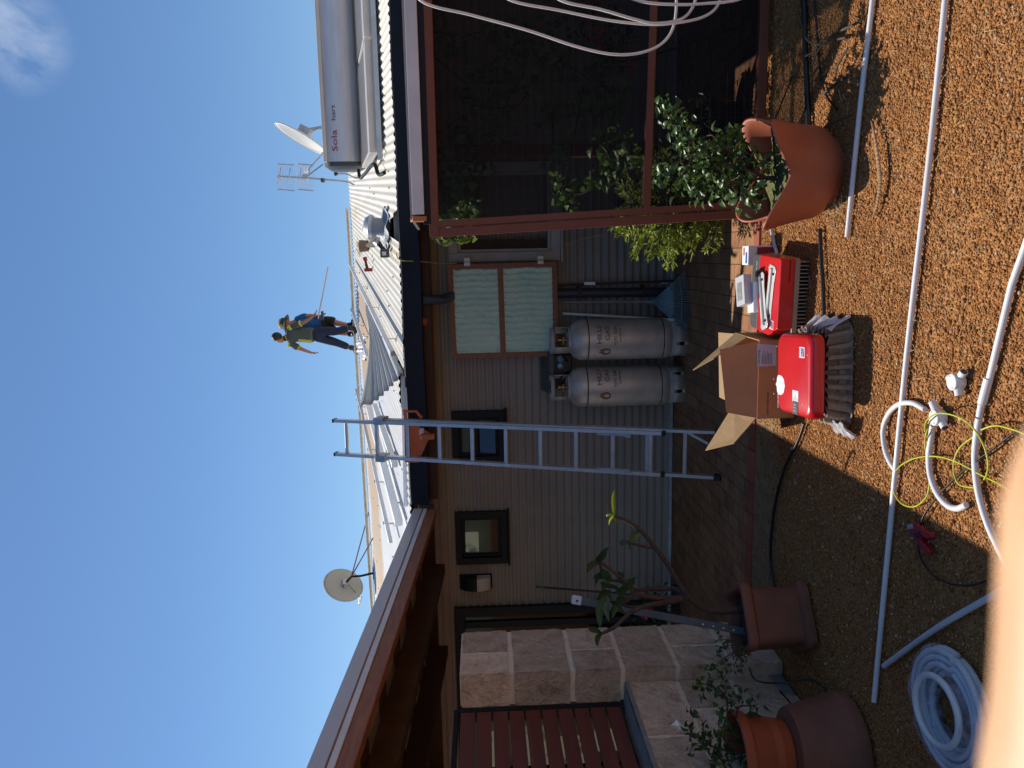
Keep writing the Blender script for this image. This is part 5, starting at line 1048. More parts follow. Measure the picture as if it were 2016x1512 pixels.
txt('lettering', 'SUNNY TRIPOWER', .016, ink_m, fr_, frame(gy(1512, 795, y0-.0015), (1, 0, 0), (0, 0, 1)), extrude=.0002)
m = MB()
for k in range(5): p = Vector((xl+.03+.012*k, y0+.1+.02*k, .0)); m.tube(spline([p+Vector((.03*math.cos(a), .04*math.sin(a), .16+.012*k+.01*math.sin(a*2))) for a in (0, 1.2, 2.4, 3.6, 4.8, 6.0)], 6), .006, 6)
tag(m.build('coiled_lead', whitecable_m, smooth=50), 'white coiled lead inside the open cardboard box', 'lead')

# ================================================================== conduits and cables on the gravel
R = .0125
def pipe_on(pts, r, mat, name, label, cat, group=None, smooth_=True, lift=.0, closed=False, per=8):
    P = [Vector((p.x, p.y, max(p.z, r*.85)+lift)) for p in pts]
    if smooth_: P = spline(P, per)
    m = MB(); m.tube(P, r, 12, hollow=False); return tag(m.build(name, mat, smooth=60), label, cat, group)
G = 'white conduit lengths on the gravel'
pipe_on([gz(1722, 0)+Vector((.25, -.02, 0)), gz(1722, 2), gz(1700, 190), gz(1672, 466)], R, whitepvc_m, 'conduit', 'straight white conduit touching the foot of the wavy planter', 'conduit', G)
pipe_on([gz(1866, 0)+Vector((.25, -.02, 0)), gz(1866, 2), gz(1836, 300), gz(1790, 700), gz(1755, 1060), gz(1725, 1381)], R, whitepvc_m, 'conduit', 'longest white conduit running right across the gravel into the shade', 'conduit', G)
pipe_on([gz(2030, 470), gz(1998, 560), gz(1955, 740), gz(1943, 788)], R, whitepvc_m, 'conduit', 'short white conduit with a coupling near the bottom edge of the gravel', 'conduit', G, smooth_=False)
a_, b_ = gz(1953, 745), gz(1940, 794); m = MB(); m.tube([a_+Vector((0, 0, .013)), b_+Vector((0, 0, .013))], .0162, 14); tag(m.build('coupling', whitepvc_m, smooth=50), 'white coupling joining the rigid and the flexible conduit', 'coupling')
def ribbed(pts, r, mat, per=10):
    P = spline([Vector((p.x, p.y, max(p.z, r*.9))) for p in pts], per); out = []; rs = []; acc = 0
    L = [0]
    for i in range(1, len(P)): L.append(L[-1]+(P[i]-P[i-1]).length)
    n = int(L[-1]/.0035); j = 0
    for k in range(n+1):
        s = L[-1]*k/n
        while j < len(P)-2 and L[j+1] < s: j += 1
        t = (s-L[j])/max(1e-9, L[j+1]-L[j]); out.append(P[j]+(P[j+1]-P[j])*t); rs.append(r*(1.04 if k % 2 else .95))
    m = MB(); m.tube(out, rs, 10); return m
fx = [gz(1938, 796), gz(1929, 850), gz(1925, 905), gz(1931, 965), gz(1946, 1020), gz(1965, 1065), gz(1995, 1120), gz(2040, 1170)]
tag(ribbed(fx, R, whitepvc_m).build('flexible_conduit', whitepvc_m, smooth=60), 'white corrugated flexible conduit bending from the coupling towards the bottom edge', 'flexible conduit', 'white flexible conduits')
def jbox(c, label, rotd, spouts):
    t = thing('junction_box', label, 'junction box', c, 'white round junction boxes'); c = Vector(c); m = MB(); m.lathe([(0, .0), (.030, 0), (.0325, .004), (.0325, .034), (.030, .038), (0, .038)], c, 28); m.build('body', whitepvc_m, t, smooth=40)
    m = MB(); m.lathe([(0, .0385), (.031, .0385), (.033, .041), (.031, .0435), (0, .0435)], c, 28); ld = m.build('lid', whitepvc_m, t, smooth=40)
    for a in (0, math.pi): s = MB(); s.lathe([(.004, .0436), (.004, .0445), (0, .0448)], c+Vector((.024*math.cos(a+.5), .024*math.sin(a+.5), 0)), 8); s.build('screw', steel_m, ld, smooth=0)
    for a, L_ in spouts:
        a = math.radians(a+rotd); d = Vector((math.cos(a), math.sin(a), 0)); m = MB(); p = c+Vector((0, 0, .019)); m.tube([p+d*.028, p+d*L_], .0155, 16); s = m.build('spout', whitepvc_m, t, smooth=50)
        m = MB(); m.tube([p+d*L_, p+d*(L_+.0008)], .0125, 16); m.build('bore', darkgrey_m, s, smooth=0)
    return t
jbox(gz(1884, 752, .02)+Vector((0, 0, -.02)), 'white three way junction box lying alone on the gravel', 200, ((0, .055), (120, .06), (240, .055)))
j2 = gz(1848, 822, .02)+Vector((0, 0, -.02)); jbox(j2, 'white junction box with two flexible conduits plugged in', 0, ((45, .075), (128, .058), (236, .058)))
fx = [gz(1826, 806), gz(1800, 793), gz(1772, 797), gz(1752, 818), gz(1743, 848), gz(1747, 885), gz(1758, 912), gz(1771, 929)]
tag(ribbed(fx, R*.95, whitepvc_m).build('flexible_conduit', whitepvc_m, smooth=60), 'white flexible conduit curled in a hook from the junction box over the long conduit', 'flexible conduit', 'white flexible conduits')
fx = [gz(1842, 838), gz(1837, 870), gz(1834, 900), gz(1837, 935), gz(1850, 970), gz(1870, 994), gz(1890, 1001), gz(1908, 994)]
tag(ribbed(fx, R*1.02, whitepvc_m).build('flexible_conduit', whitepvc_m, smooth=60), 'white flexible conduit curving from the junction box to an open end by the earth wire', 'flexible conduit', 'white flexible conduits')
pipe_on([gz(1745, 1311), gz(1850, 1236), gz(1960, 1172), gz(2040, 1120)], R, greypvc_m, 'conduit', 'white conduit in the shade running under the wrapped coil', 'conduit', G)
# wires
lp_ = [gz(1838, 826, .03), gz(1827, 865, .02), gz(1832, 905), gz(1837, 935), gz(1832, 975), gz(1808, 997), gz(1780, 990), gz(1764, 960), gz(1772, 925), gz(1800, 905), gz(1840, 898), gz(1885, 907), gz(1945, 938), gz(1980, 955), gz(2030, 990)]
pipe_on(lp_, .0032, earth_m, 'earth_wire', 'green and yellow earth wire looping from the junction box', 'wire', 'green and yellow wires', lift=.012)
lp_ = [gz(1826, 850, .03), gz(1830, 828, .05), gz(1852, 814, .06), gz(1885, 818, .05), gz(1915, 835, .04), gz(1940, 870, .04), gz(1951, 905, .03), gz(1950, 930, .02), gz(1945, 944)]
pipe_on(lp_, .0032, earth_m, 'earth_wire', 'yellow wire arching over the plugged junction box', 'wire', 'green and yellow wires', lift=.012)
lp_ = [gz(1938, 846, .03), gz(1965, 838, .02), gz(2000, 845, .02), gz(2040, 860)]
pipe_on(lp_, .0032, earth_m, 'earth_wire', 'short yellow wire leading off the bottom edge past the bent conduit', 'wire', 'green and yellow wires', lift=.012)
lp_ = [gz(1926, 859), gz(1900, 878), gz(1886, 905), gz(1886, 935), gz(1898, 955), gz(1926, 960)]
pipe_on(lp_, .0032, earth_m, 'earth_wire', 'yellow wire curving round below the bent conduit', 'wire', 'green and yellow wires', lift=.012)
lp_ = [gz(2030, 830), gz(1960, 885), gz(1915, 917), gz(1880, 948), gz(1850, 980), gz(1825, 1015), gz(1815, 1050), gz(1815, 1085), gz(1828, 1115), gz(1855, 1140), gz(1895, 1152), gz(1935, 1148), gz(2000, 1120)]
pipe_on(lp_, .0042, cable_m, 'black_cable', 'black cable sweeping round the red cutter on the gravel', 'cable', 'black cables on the gravel', lift=.01)
lp_ = [gz(1588, 834), gz(1575, 870), gz(1552, 915), gz(1535, 970), gz(1525, 1030), gz(1521, 1100), gz(1530, 1160), gz(1538, 1200)]
pipe_on(lp_, .0095, cable_m, 'black_cable', 'thick black cable running from the front inverter to the square pot', 'cable', 'black cables on the gravel', lift=.006)
lp_ = [gz(1619, 450), gz(1621, 500), gz(1625, 560), gz(1627, 620), gz(1628, 640)]
pipe_on(lp_, .011, cable_m, 'black_cable', 'thick black pipe on the gravel between the wavy planter and the pulp tray', 'cable', 'black cables on the gravel', lift=.004)
lp_ = [gz(1587, 0)+Vector((.2, .05, 0)), gz(1588, 10), gz(1590, 90), gz(1594, 180), gz(1597, 260)]
pipe_on(lp_, .016, cable_m, 'black_cable', 'black irrigation pipe in the shade behind the wavy planter', 'cable', 'black cables on the gravel')
lp_ = [gz(1605, 0), gz(1612, 80), gz(1618, 150), gz(1630, 190), gz(1650, 215)]
pipe_on(lp_, .006, cable_m, 'black_cable', 'thin black cable beside the irrigation pipe', 'cable', 'black cables on the gravel')
lp_ = [gz(1521, 450), gz(1527, 480), gz(1532, 500), gz(1528, 520)]
pipe_on(lp_, .011, greypvc_m, 'conduit', 'short grey pipe on the gravel behind the small red and white carton', 'conduit', None)
# red cutter
ct = thing('pipe_cutter', 'red ratchet pipe cutter lying open on the shaded gravel', 'cutter', gz(1815, 1045))
def flat(name, pts, h, mat, z=.004, bevel=.003):
    q = [gz(x, y, .012) for x, y in pts]; m = MB(); k = len(q); m.add([Vector((p.x, p.y, z)) for p in q]+[Vector((p.x, p.y, z+h)) for p in q], [tuple(range(k)), tuple(range(k, 2*k))[::-1]] + [(i, k+i, k+(i+1) % k, (i+1) % k) for i in range(k)]); return m.build(name, mat, ct, smooth=0, bevel=bevel)
flat('head', [(1794, 1032), (1802, 1028), (1812, 1032), (1822, 1046), (1818, 1062), (1808, 1066), (1799, 1056), (1793, 1044)], .022, redtool_m)
flat('handle', [(1816, 1034), (1826, 1044), (1840, 1050), (1841, 1058), (1834, 1062), (1818, 1052), (1812, 1042)], .02, redtool_m, z=.008)
flat('handle', [(1810, 1060), (1818, 1062), (1828, 1074), (1838, 1086), (1834, 1092), (1826, 1088), (1814, 1074)], .02, redtool_m, z=.005)
flat('blade', [(1795, 1033), (1803, 1031), (1806, 1040), (1797, 1042)], .006, steel_m, z=.027, bevel=0)
flat('pivot', [(1808, 1048), (1818, 1046), (1821, 1056), (1812, 1060)], .006, black_m, z=.027, bevel=0)
for x, y in ((1803, 1036), (1804, 1059)): flat('bolt', [(x-2, y-2), (x+2, y-2), (x+2, y+2), (x-2, y+2)], .004, steel_m, z=.028, bevel=0)
# wrapped coil of conduit
CC = gz(1862, 1400, .05); cw_ = thing('conduit_coil', 'coil of grey conduit wrapped in clear plastic film, half in the shade', 'conduit coil', (CC.x, CC.y, 0)); pts = []; nt = 7
CR = .235
for k in range(nt*40):
    a = 2*math.pi*k/40; lay = k//40; r_ = CR - .030*(lay % 4) + .004*math.sin(a*3+lay); z = .018+.027*(lay//4) + .004*math.sin(a*2+lay); pts.append(Vector((CC.x+r_*math.cos(a), CC.y+r_*math.sin(a), z)))
m = MB(); m.tube(pts, .0125, 8); m.build('conduit', greypvc_m, cw_, smooth=60)
# loose inner turn lying across the top
m = MB(); m.tube([CC+Vector((.135*math.cos(a)+.01, .13*math.sin(a)-.01, .045+.012*math.sin(a))) for a in [2*math.pi*k/48 for k in range(48)]], .0135, 10, closed=True); m.build('inner_turn', greypvc_m, cw_, smooth=60)
m = MB(); m.grid(lambda u, v: Vector((CC.x, CC.y, 0)) + Vector((math.cos(2*math.pi*u)*(CR-.062+.086*math.cos(2*math.pi*v)+.004*math.sin(u*70+v*9)), math.sin(2*math.pi*u)*(CR-.062+.086*math.cos(2*math.pi*v)+.004*math.sin(u*70+v*9)), max(.003, .04+.048*math.sin(2*math.pi*v)+.005*math.sin(u*47+v*13)))), 120, 24, closed=True)
wrapm, n, l, b = custom_mat('clear_packing_film'); b.inputs['Base Color'].default_value = (.62, .66, .78, 1); b.inputs['Roughness'].default_value = .22
trn = n.new('ShaderNodeBsdfTransparent'); ms = n.new('ShaderNodeMixShader'); tq = n.new('ShaderNodeTexCoord'); nq = n.new('ShaderNodeTexNoise'); nq.inputs['Scale'].default_value = 18; nq.inputs['Detail'].default_value = 6; l.new(tq.outputs['Object'], nq.inputs['Vector'])
mr = n.new('ShaderNodeMapRange'); mr.inputs['From Min'].default_value = .35; mr.inputs['From Max'].default_value = .65; mr.inputs['To Min'].default_value = .95; mr.inputs['To Max'].default_value = .62; l.new(nq.outputs['Fac'], mr.inputs['Value']); l.new(mr.outputs['Result'], ms.inputs[0]); l.new(b.outputs[0], ms.inputs[1]); l.new(trn.outputs[0], ms.inputs[2]); l.new(ms.outputs[0], n['Material Output'].inputs[0])
bp = n.new('ShaderNodeBump'); bp.inputs['Strength'].default_value = .7; bp.inputs['Distance'].default_value = .01; l.new(nq.outputs['Fac'], bp.inputs['Height']); l.new(bp.outputs['Normal'], b.inputs['Normal'])
m.build('film', wrapm, cw_, smooth=180)

# ================================================================== pots on the left
pc = gz(1616, 1248); sqc = Vector((pc.x-.02, pc.y+.25, 0)); SQ = thing('planter', 'square terracotta planter with a thick rim and plinth, holding the bare branched tree', 'planter', sqc)
def sq_loft(secs, mat, name, rot=34, cr=.055):
    m = MB(); vs = []; mt = Matrix.Translation(sqc) @ Matrix.Rotation(math.radians(rot), 4, 'Z')
    for h, z in secs: vs += [mt @ Vector((x, y, z)) for x, y in rr(h, h, min(cr, h*.4), 4)]
    n_ = 20; m.add(vs, [(i*n_+j, i*n_+(j+1) % n_, (i+1)*n_+(j+1) % n_, (i+1)*n_+j) for i in range(len(secs)-1) for j in range(n_)]); return m.build(name, mat, SQ, smooth=35)
sq_loft([(.175, .0), (.190, .012), (.192, .045), (.178, .062), (.158, .068), (.160, .10), (.168, .33), (.176, .338), (.188, .345), (.193, .36), (.193, .385), (.185, .40), (.168, .402), (.160, .39), (.155, .30)], terra2_m, 'pot')
m = MB(); mt = Matrix.Translation(sqc) @ Matrix.Rotation(math.radians(34), 4, 'Z'); m.grid(lambda u, v: mt @ Vector((-.155+.31*u, -.155+.31*v, .335+random.uniform(-.008, .008))), 18, 18); m.build('soil', soil_m, SQ, smooth=60)
sk = thing('steel_stake', 'grey galvanised steel post with a white end cap leaning in the square planter', 'stake', (sqc.x, sqc.y, .34))
s0_, s1_ = Vector((sqc.x-.10, sqc.y+.03, .30)), gy(1128, 1180, 4.62); m = MB(); m.bar(s0_, s1_, .045, .014, up=(.3, -1, .2)); m.build('post', M('dull_dark_steel', (.13, .13, .135), .6, .4, .2, 12), sk, smooth=0, bevel=.003)
d_ = (s1_-s0_).normalized(); m = MB(); m.bar(s1_-d_*.055, s1_+d_*.008, .055, .022, up=(.3, -1, .2)); cp = m.build('end_cap', greypvc_m, sk, smooth=0, bevel=.006)
m = MB(); m.bar(s1_-d_*.03+Vector((0, -.0125, 0)), s1_-d_*.018+Vector((0, -.0125, 0)), .014, .002, up=(.3, -1, .2)); m.build('slot', black_m, cp, smooth=0)
for k in range(4): m = MB(); p = s0_+d_*(.10+.06*k); m.bar(p+Vector((0, -.010, .0)), p+d_*.008+Vector((0, -.010, 0)), .008, .004, up=(.3, -1, .2)); m.build('hole', white_m, sk, smooth=0)
# round pot on an upturned pot
up_c = Vector((gz(1720, 1440).x-.22, gz(1720, 1440).y+.22, 0)); up_t = thing('upturned_pot', 'big dull terracotta pot standing upside down under the round pot', 'pot', up_c)
m = MB(); m.lathe([(.02, 0), (.255, 0), (.268, .01), (.272, .03), (.268, .06), (.262, .065), (.205, .31), (.197, .325), (.17, .33), (.02, .332), (0, .332)], up_c, 56); m.build('pot', terra2_m, up_t, smooth=40)
rd_c = Vector((up_c.x-.03, up_c.y+.02, .333)); rp_t = thing('round_pot', 'orange terracotta round pot on the upturned pot, holding a straggly rose', 'pot', rd_c); rm_ = Matrix.Translation(rd_c) @ Matrix.Rotation(math.radians(-8), 4, 'Y')
m = MB(); m.lathe([(0, .0), (.145, 0), (.155, .01), (.185, .20), (.188, .205), (.200, .212), (.205, .225), (.204, .262), (.196, .268), (.187, .262), (.182, .22), (.165, .06)], (0, 0, 0), 56, mat=Matrix.Translation(rd_c)); m.build('pot', terra3_m, rp_t, smooth=40)
m = MB(); m.lathe([(0, .14), (.175, .135)], rd_c, 30); m.build('soil', soil_m, rp_t, smooth=40)
m = MB(); a_ = gz(1565, 1392); m.box((a_.x-.28, a_.y-.02, 0), (a_.x+.10, a_.y+.42, .10)); struct_b = tag(m.build('concrete_block', concrete_m, smooth=0, bevel=.015), 'grey concrete block on the ground between the square planter and the low wall', 'block')
m = MB(); m.tube(spline([gy(1475, 1315, 4.25), gy(1490, 1340, 4.15), gz(1540, 1345, .2), gz(1600, 1340, .05), gz(1640, 1375), gz(1660, 1410)], 8), .005, 7); tag(m.build('drip_tube', cable_m, smooth=50), 'black drip tube looping out of the square planter on the left', 'tube')
m = MB(); m.tube(spline([gz(1535, 1360, .25), gz(1560, 1395, .15), gy(1530, 1420, 3.95), gy(1480, 1405, 3.95), gy(1455, 1420, 3.9), gy(1460, 1450, 3.9)], 8), .005, 7); tag(m.build('drip_tube', cable_m, smooth=50), 'black drip tube running up the outside of the round pot on the left', 'tube')
# dry palm blade and straws
bl = spline([gz(1716, 238, .02), gz(1724, 280, .03), gz(1730, 330, .03), gz(1732, 360, .025), gz(1727, 400, .02), gz(1718, 430, .01)], 6); m = MB()
for i in range(len(bl)-1):
    w0 = .014*math.sin(math.pi*min(.98, (i+1)/len(bl))) + .003; w1 = .014*math.sin(math.pi*min(.98, (i+2)/len(bl))) + .003; x = (bl[i+1]-bl[i]).cross(Vector((0, 0, 1))).normalized(); h = Vector((0, 0, .005))
    m.add([bl[i]-x*w0, bl[i]+h, bl[i]+x*w0, bl[i+1]-x*w1, bl[i+1]+h, bl[i+1]+x*w1], [(0, 1, 4, 3), (1, 2, 5, 4)])
tag(m.build('dead_leaf', palm_m, smooth=60, solid=.002), 'long dried brown leaf blade on the gravel below the wavy planter', 'leaf')
m = MB()
for k in range(150):
    p = gz(random.uniform(1560, 2000), random.uniform(0, 760)); a = random.uniform(0, 6.28); L_ = random.uniform(.02, .09); p.z = .004; q_ = p+Vector((math.cos(a)*L_, math.sin(a)*L_, random.uniform(0, .006))); m.tube([p, (p+q_)/2+Vector((random.uniform(-.004, .004), random.uniform(-.004, .004), .003)), q_], .0011, 4, tint=random.random())
for k in range(70):
    p = gz(1648+random.gauss(0, 10), 410+random.gauss(0, 14)); a = random.uniform(0, 6.28); L_ = random.uniform(.03, .09); p.z = .004; m.tube([p, p+Vector((math.cos(a)*L_, math.sin(a)*L_, random.uniform(0, .04)))], .0011, 4, tint=random.random())
o_ = m.build('dry_straw', straw_m, smooth=0); o_['kind'] = 'stuff'; tag(o_, 'scattered dry grass straws on the sunlit gravel', 'straw')
m = MB()
for k in range(9): p = gz(random.uniform(1600, 1690), random.uniform(30, 230)); a = math.radians(random.gauss(100, 25)); L_ = random.uniform(.15, .4); m.tube(spline([p+Vector((0, 0, .01)), p+Vector((math.cos(a)*L_*.5, math.sin(a)*L_*.5+.02, .02)), p+Vector((math.cos(a)*L_, math.sin(a)*L_, .01))], 5), [.006]*10+[.003], 6)
o_ = m.build('dead_twigs', M('grey_brown_twig', (.10, .075, .055), .9, 0, .3), smooth=0); o_['kind'] = 'stuff'; tag(o_, 'dead grey twigs in the shade behind the wavy planter', 'twigs')
# white cables hanging in front of the enclosure
def hang(pts, Y, label, r=.0085):
    P = [gy(x, y, Y-.55+dy) for x, y, dy in pts]; dz = random.uniform(0, .05); P = [Vector((2.55+dz, 5.1, 2.27)), Vector((2.2, 4.85, max(P[0].z, 1.9)+.03)), P[0]+(P[0]-P[1])*1.2] + P + [P[-1]+(P[-1]-P[-2])*.8, Vector((2.05+dz, 4.6, P[-1].z+.12)), Vector((2.4, 4.85, 1.75)), Vector((2.62+dz, 5.1, 2.27))]
    m = MB(); m.tube(spline(P, 10), r*.9, 8); tag(m.build('white_cable', whitecable_m, smooth=60), label, 'cable', 'white cables hanging in loops')
hang([(800, -60, 0), (830, 2, 0), (930, 30, 0), (1040, 60, 0), (1130, 90, 0), (1200, 106, 0), (1255, 105, 0), (1300, 88, 0), (1325, 55, 0), (1332, 0, 0), (1325, -50, 0)], 4.95, 'white cable in the deepest hanging loop by the enclosure')
hang([(960, -30, 0), (1010, 2, 0), (1100, 20, 0), (1200, 40, 0), (1280, 48, 0), (1330, 45, 0), (1380, 35, 0), (1410, 15, 0), (1422, -20, 0)], 4.9, 'white cable in the middle hanging loop by the enclosure')
hang([(1060, -30, 0), (1108, 2, 0), (1180, 18, 0), (1250, 38, 0), (1290, 46, 0), (1340, 38, 0), (1365, 12, 0), (1375, -30, 0)], 4.86, 'white cable in a narrow hanging loop by the enclosure')
hang([(1180, -30, 0), (1260, 2, 0), (1340, 9, 0), (1400, 6, 0), (1450, 0, 0), (1500, -20, 0)], 4.82, 'white cable sagging flattest across the top corner of the enclosure')
# ================================================================== plants
def leaves_at(mb, c, n, spread, L, w, tint0=.5, up=.4):
    for _ in range(n):
        p = Vector(c)+rvec()*spread*random.random()**.5; d = rvec(); d.z = d.z*.6+up*.2; mb.leaf(p, d, (random.gauss(0, .5), random.gauss(0, .5), 1), L*random.uniform(.7, 1.2), w*random.uniform(.8, 1.15), tint=min(1, max(0, random.gauss(tint0, .22))))
def cr(n, x0, y0, sc): return lambda a, b: (x0+a*sc, y0+b*sc)
c7 = lambda a, b: (1200+a*.3308, b*.3308); c6 = lambda a, b: (800+a*.3307, b*.3307); c4 = lambda a, b: (1300+a*.2395, 1150+b*.2395); c2 = lambda a, b: (860+a*.3440, 780+b*.3440); c3 = lambda a, b: (500+a*.21164, 520+b*.21164)
# rose in the wavy planter
base = gy(1535, 352, 4.26); base.z = .26; rs = thing('rose_bush', 'glossy leaved rose bush growing in the wavy planter', 'rose bush', base)
cl_ = [(330, 640), (400, 690), (470, 760), (560, 820), (590, 900), (700, 830), (740, 800), (760, 940), (690, 970), (860, 940), (960, 1010), (520, 970), (450, 1010), (330, 1000), (330, 1050), (500, 1060), (560, 1110), (700, 1080), (750, 1150), (640, 1110), (860, 1120), (870, 1180), (830, 1230), (920, 960), (420, 880), (370, 740), (520, 1150), (620, 1000), (800, 1010), (470, 850), (640, 860), (590, 1040), (400, 1090), (780, 870), (680, 1170), (545, 930)]
pts3 = [gy(*c7(a, b), 4.26+random.uniform(-.13, .12)) for a, b in cl_]
m = MB(); st_ = MB(); hub = [gy(*c7(940, 1060), 4.26), gy(*c7(780, 1000), 4.25), gy(*c7(640, 960), 4.28), gy(*c7(500, 900), 4.25), gy(*c7(700, 1090), 4.22)]
st_.tube([base-Vector((0, 0, .02)), hub[0]], [.017, .012], 8); st_.tube(spline([hub[0], hub[1], hub[2], hub[3]], 4), [.009]*5+[.006]*8, 7); st_.tube([hub[0], hub[4]], .008, 7)
for p in pts3:
    h = min(hub, key=lambda q: (q-p).length); mid = (h+p)/2+Vector((random.gauss(0, .02), random.gauss(0, .02), -.01)); st_.tube(spline([h, mid, p], 4), .0035, 5); leaves_at(m, p, 16, .075, .048, .034, .6)
st_.build('stems', bark_m, rs, smooth=60); m.build('leaves', leaf_m, rs, smooth=180)
m = MB()
for a, b in ((545, 935), (690, 840), (740, 800), (590, 890), (490, 1075), (700, 820)): leaves_at(m, gy(*c7(a, b), 4.15), 6, .03, .04, .022, .6)
m.build('young_leaves', youngleaf_m, rs, smooth=180)
# conifer by the enclosure post
cb0 = Vector((.34, 5.74, 0)); cn = thing('conifer_shrub', 'bright yellow green conifer shrub behind the enclosure post', 'shrub', cb0); m = MB(); s_ = MB(); s_.tube([cb0, cb0+Vector((0, 0, .8))], [.02, .006], 7)
for k in range(190):
    h = random.uniform(.10, .92); a = random.uniform(0, 6.28); r_ = (.17+.13*math.sin(h*3.3))*(1 if h < .7 else 1.25-.8*(h-.7)/.22*.6); d = Vector((math.cos(a), math.sin(a), random.uniform(.1, .6))).normalized(); p0 = cb0+Vector((0, 0, h*.85)); p1 = p0+d*r_*random.uniform(.8, 1.3)*1.25; s_.tube([p0, p1], [.004, .002], 4)
    side = d.cross(Vector((0, 0, 1))).normalized(); tt = random.random()
    for q in range(26):
        t = random.uniform(.25, 1.05); pp = p0+(p1-p0)*t; dd_ = (d*.6+side*random.choice((-1, 1))*random.uniform(.3, 1)+Vector((0, 0, random.gauss(0, .4)))).normalized(); m.leaf(pp, dd_, rvec(), random.uniform(.035, .07), random.uniform(.012, .02), tint=min(1, max(0, tt+random.gauss(0, .2))))
s_.build('stems', bark_m, cn, smooth=60); m.build('foliage', conifer_m, cn, smooth=180)
# climbing vine inside the enclosure
vb = Vector((.9, 6.3, 0)); vn = thing('climbing_vine', 'broad leaved vine climbing inside the shade cloth enclosure', 'vine', vb); m = MB(); s_ = MB()
cl_ = [(180, 60), (210, 200), (240, 260), (500, 180), (590, 250), (620, 300), (680, 260), (490, 420), (500, 500), (460, 590), (480, 640), (170, 850), (180, 980), (250, 850), (400, 830), (560, 850), (300, 1050), (230, 1120), (400, 1130), (270, 1230), (340, 1290), (370, 1310), (1230, 650), (1040, 640), (870, 680), (920, 1130), (960, 1165), (1140, 1070), (1200, 1000), (1240, 880), (1340, 920), (1180, 850), (330, 780), (300, 900), (420, 980), (340, 1180), (200, 1260), (640, 560), (760, 500), (560, 700), (820, 330), (950, 380), (1150, 480), (1250, 560), (900, 900), (700, 150), (900, 120), (350, 350), (330, 560), (1150, 250), (1250, 380), (600, 420)]
prev = None
for a, b in cl_:
    p = gy(*c6(a, b), random.uniform(5.5, 6.4)); n_ = random.randint(14, 24)
    for _ in range(n_):
        d = rvec(); d.z -= .4; m.leaf(p+rvec()*.15*random.random(), d, (random.gauss(0, .4), -.8, .6), random.uniform(.05, .10), random.uniform(.045, .085), tint=random.random())
    if prev is not None and (prev-p).length < .8: s_.tube(spline([prev, (prev+p)/2+rvec()*.05, p], 4), .004, 5)
    prev = p
for pth in (((60, 240), (160, 330), (330, 480), (370, 500)), ((330, 600), (480, 640), (640, 640)), ((1060, 500), (1020, 700), (960, 1000), (900, 1180))):
    s_.tube(spline([gy(*c6(*q), 5.45) for q in pth], 6), .005, 6)
s_.build('stems', bark_m, vn, smooth=60); m.build('leaves', vineleaf_m, vn, smooth=180)
m = MB()
for a, b in ((190, 1430), (230, 1418), (290, 1412), (340, 1410), (380, 1405), (170, 1005), (175, 860), (210, 190), (925, 1130)):
    for _ in range(7): d = rvec(); d.z -= .3; m.leaf(gy(*c6(a, b), 5.75 if b > 1300 else 5.4)+rvec()*.035, d, (0, -.6, .8), random.uniform(.04, .075), random.uniform(.035, .06), tint=random.random())
m.build('young_leaves', youngleaf_m, vn, smooth=180)
# pink flowers
bp_ = gy(*c6(1120, 150), 5.7); bg_ = thing('bougainvillea', 'bougainvillea with bright pink bracts behind the hanging white cables', 'bougainvillea', Vector((bp_.x, 5.7, 0))); m = MB(); s_ = MB()
cl_ = [(1080, 100), (1110, 210), (1140, 280), (1170, 190), (1130, 10), (1095, 130), (1150, 250), (1120, 60), (1340, 370), (1145, 290)]
for a, b in cl_:
    for _ in range(9): m.leaf(gy(*c6(a, b), 5.6)+rvec()*.03, rvec(), rvec(), .035, .03, tint=random.random())
s_.tube(spline([Vector((bp_.x, 5.75, 0))] + [gy(*c6(a, b), 5.62) for a, b in ((1340, 360), (1150, 280), (1110, 150), (1120, 0))], 6), .006, 6)
s_.build('stems', bark_m, bg_, smooth=60); m.build('flowers', pink_m, bg_, smooth=180); m = MB()
for a, b in ((1200, 330), (1260, 240), (1020, 200), (1050, 60), (1230, 120), (1300, 200)): leaves_at(m, gy(*c6(a, b), 5.75), 16, .09, .06, .04, .4)
m.build('leaves', leaf_m, bg_, smooth=180)
# black pot and blue bin inside the enclosure
bpc = gz(1468, 228)+Vector((0, .16, 0)); bt_ = thing('black_pot', 'round black plastic pot standing inside the enclosure behind the rose', 'pot', bpc); m = MB(); m.lathe([(0, .0), (.12, 0), (.165, .22), (.18, .225), (.18, .255), (.168, .258), (.16, .20)], bpc, 36); m.build('pot', black_m, bt_, smooth=40)
m = MB(); m.lathe([(0, .2), (.16, .2)], bpc, 20); m.build('soil', soil_m, bt_, smooth=40); m = MB()
for _ in range(60): m.leaf(bpc+Vector((random.gauss(0, .09), random.gauss(0, .08), .24+random.uniform(0, .12))), rvec(), (0, 0, 1), .07, .03, tint=random.random()*.6)
tag(m.build('pot_plant', leaf_m, smooth=180), 'low dark leafy plant in the black pot inside the enclosure', 'plant')
a_, b_ = gy(1215, 354, 6.9), gy(1262, 414, 6.9); bn = thing('bin', 'dark bin with a blue rim standing inside the enclosure', 'bin', Vector(((a_.x+b_.x)/2, 6.95, 0))); hw_ = abs(a_.x-b_.x)/2
m = MB(); m.box((bn.location.x-hw_*.92, 6.85, 0), (bn.location.x+hw_*.92, 7.05, a_.z-.03)); m.build('body', black_m, bn, smooth=0, bevel=.02); m = MB(); m.box((bn.location.x-hw_, 6.83, a_.z-.06), (bn.location.x+hw_, 7.07, a_.z)); m.build('rim', blueplastic_m, bn, smooth=0, bevel=.015)

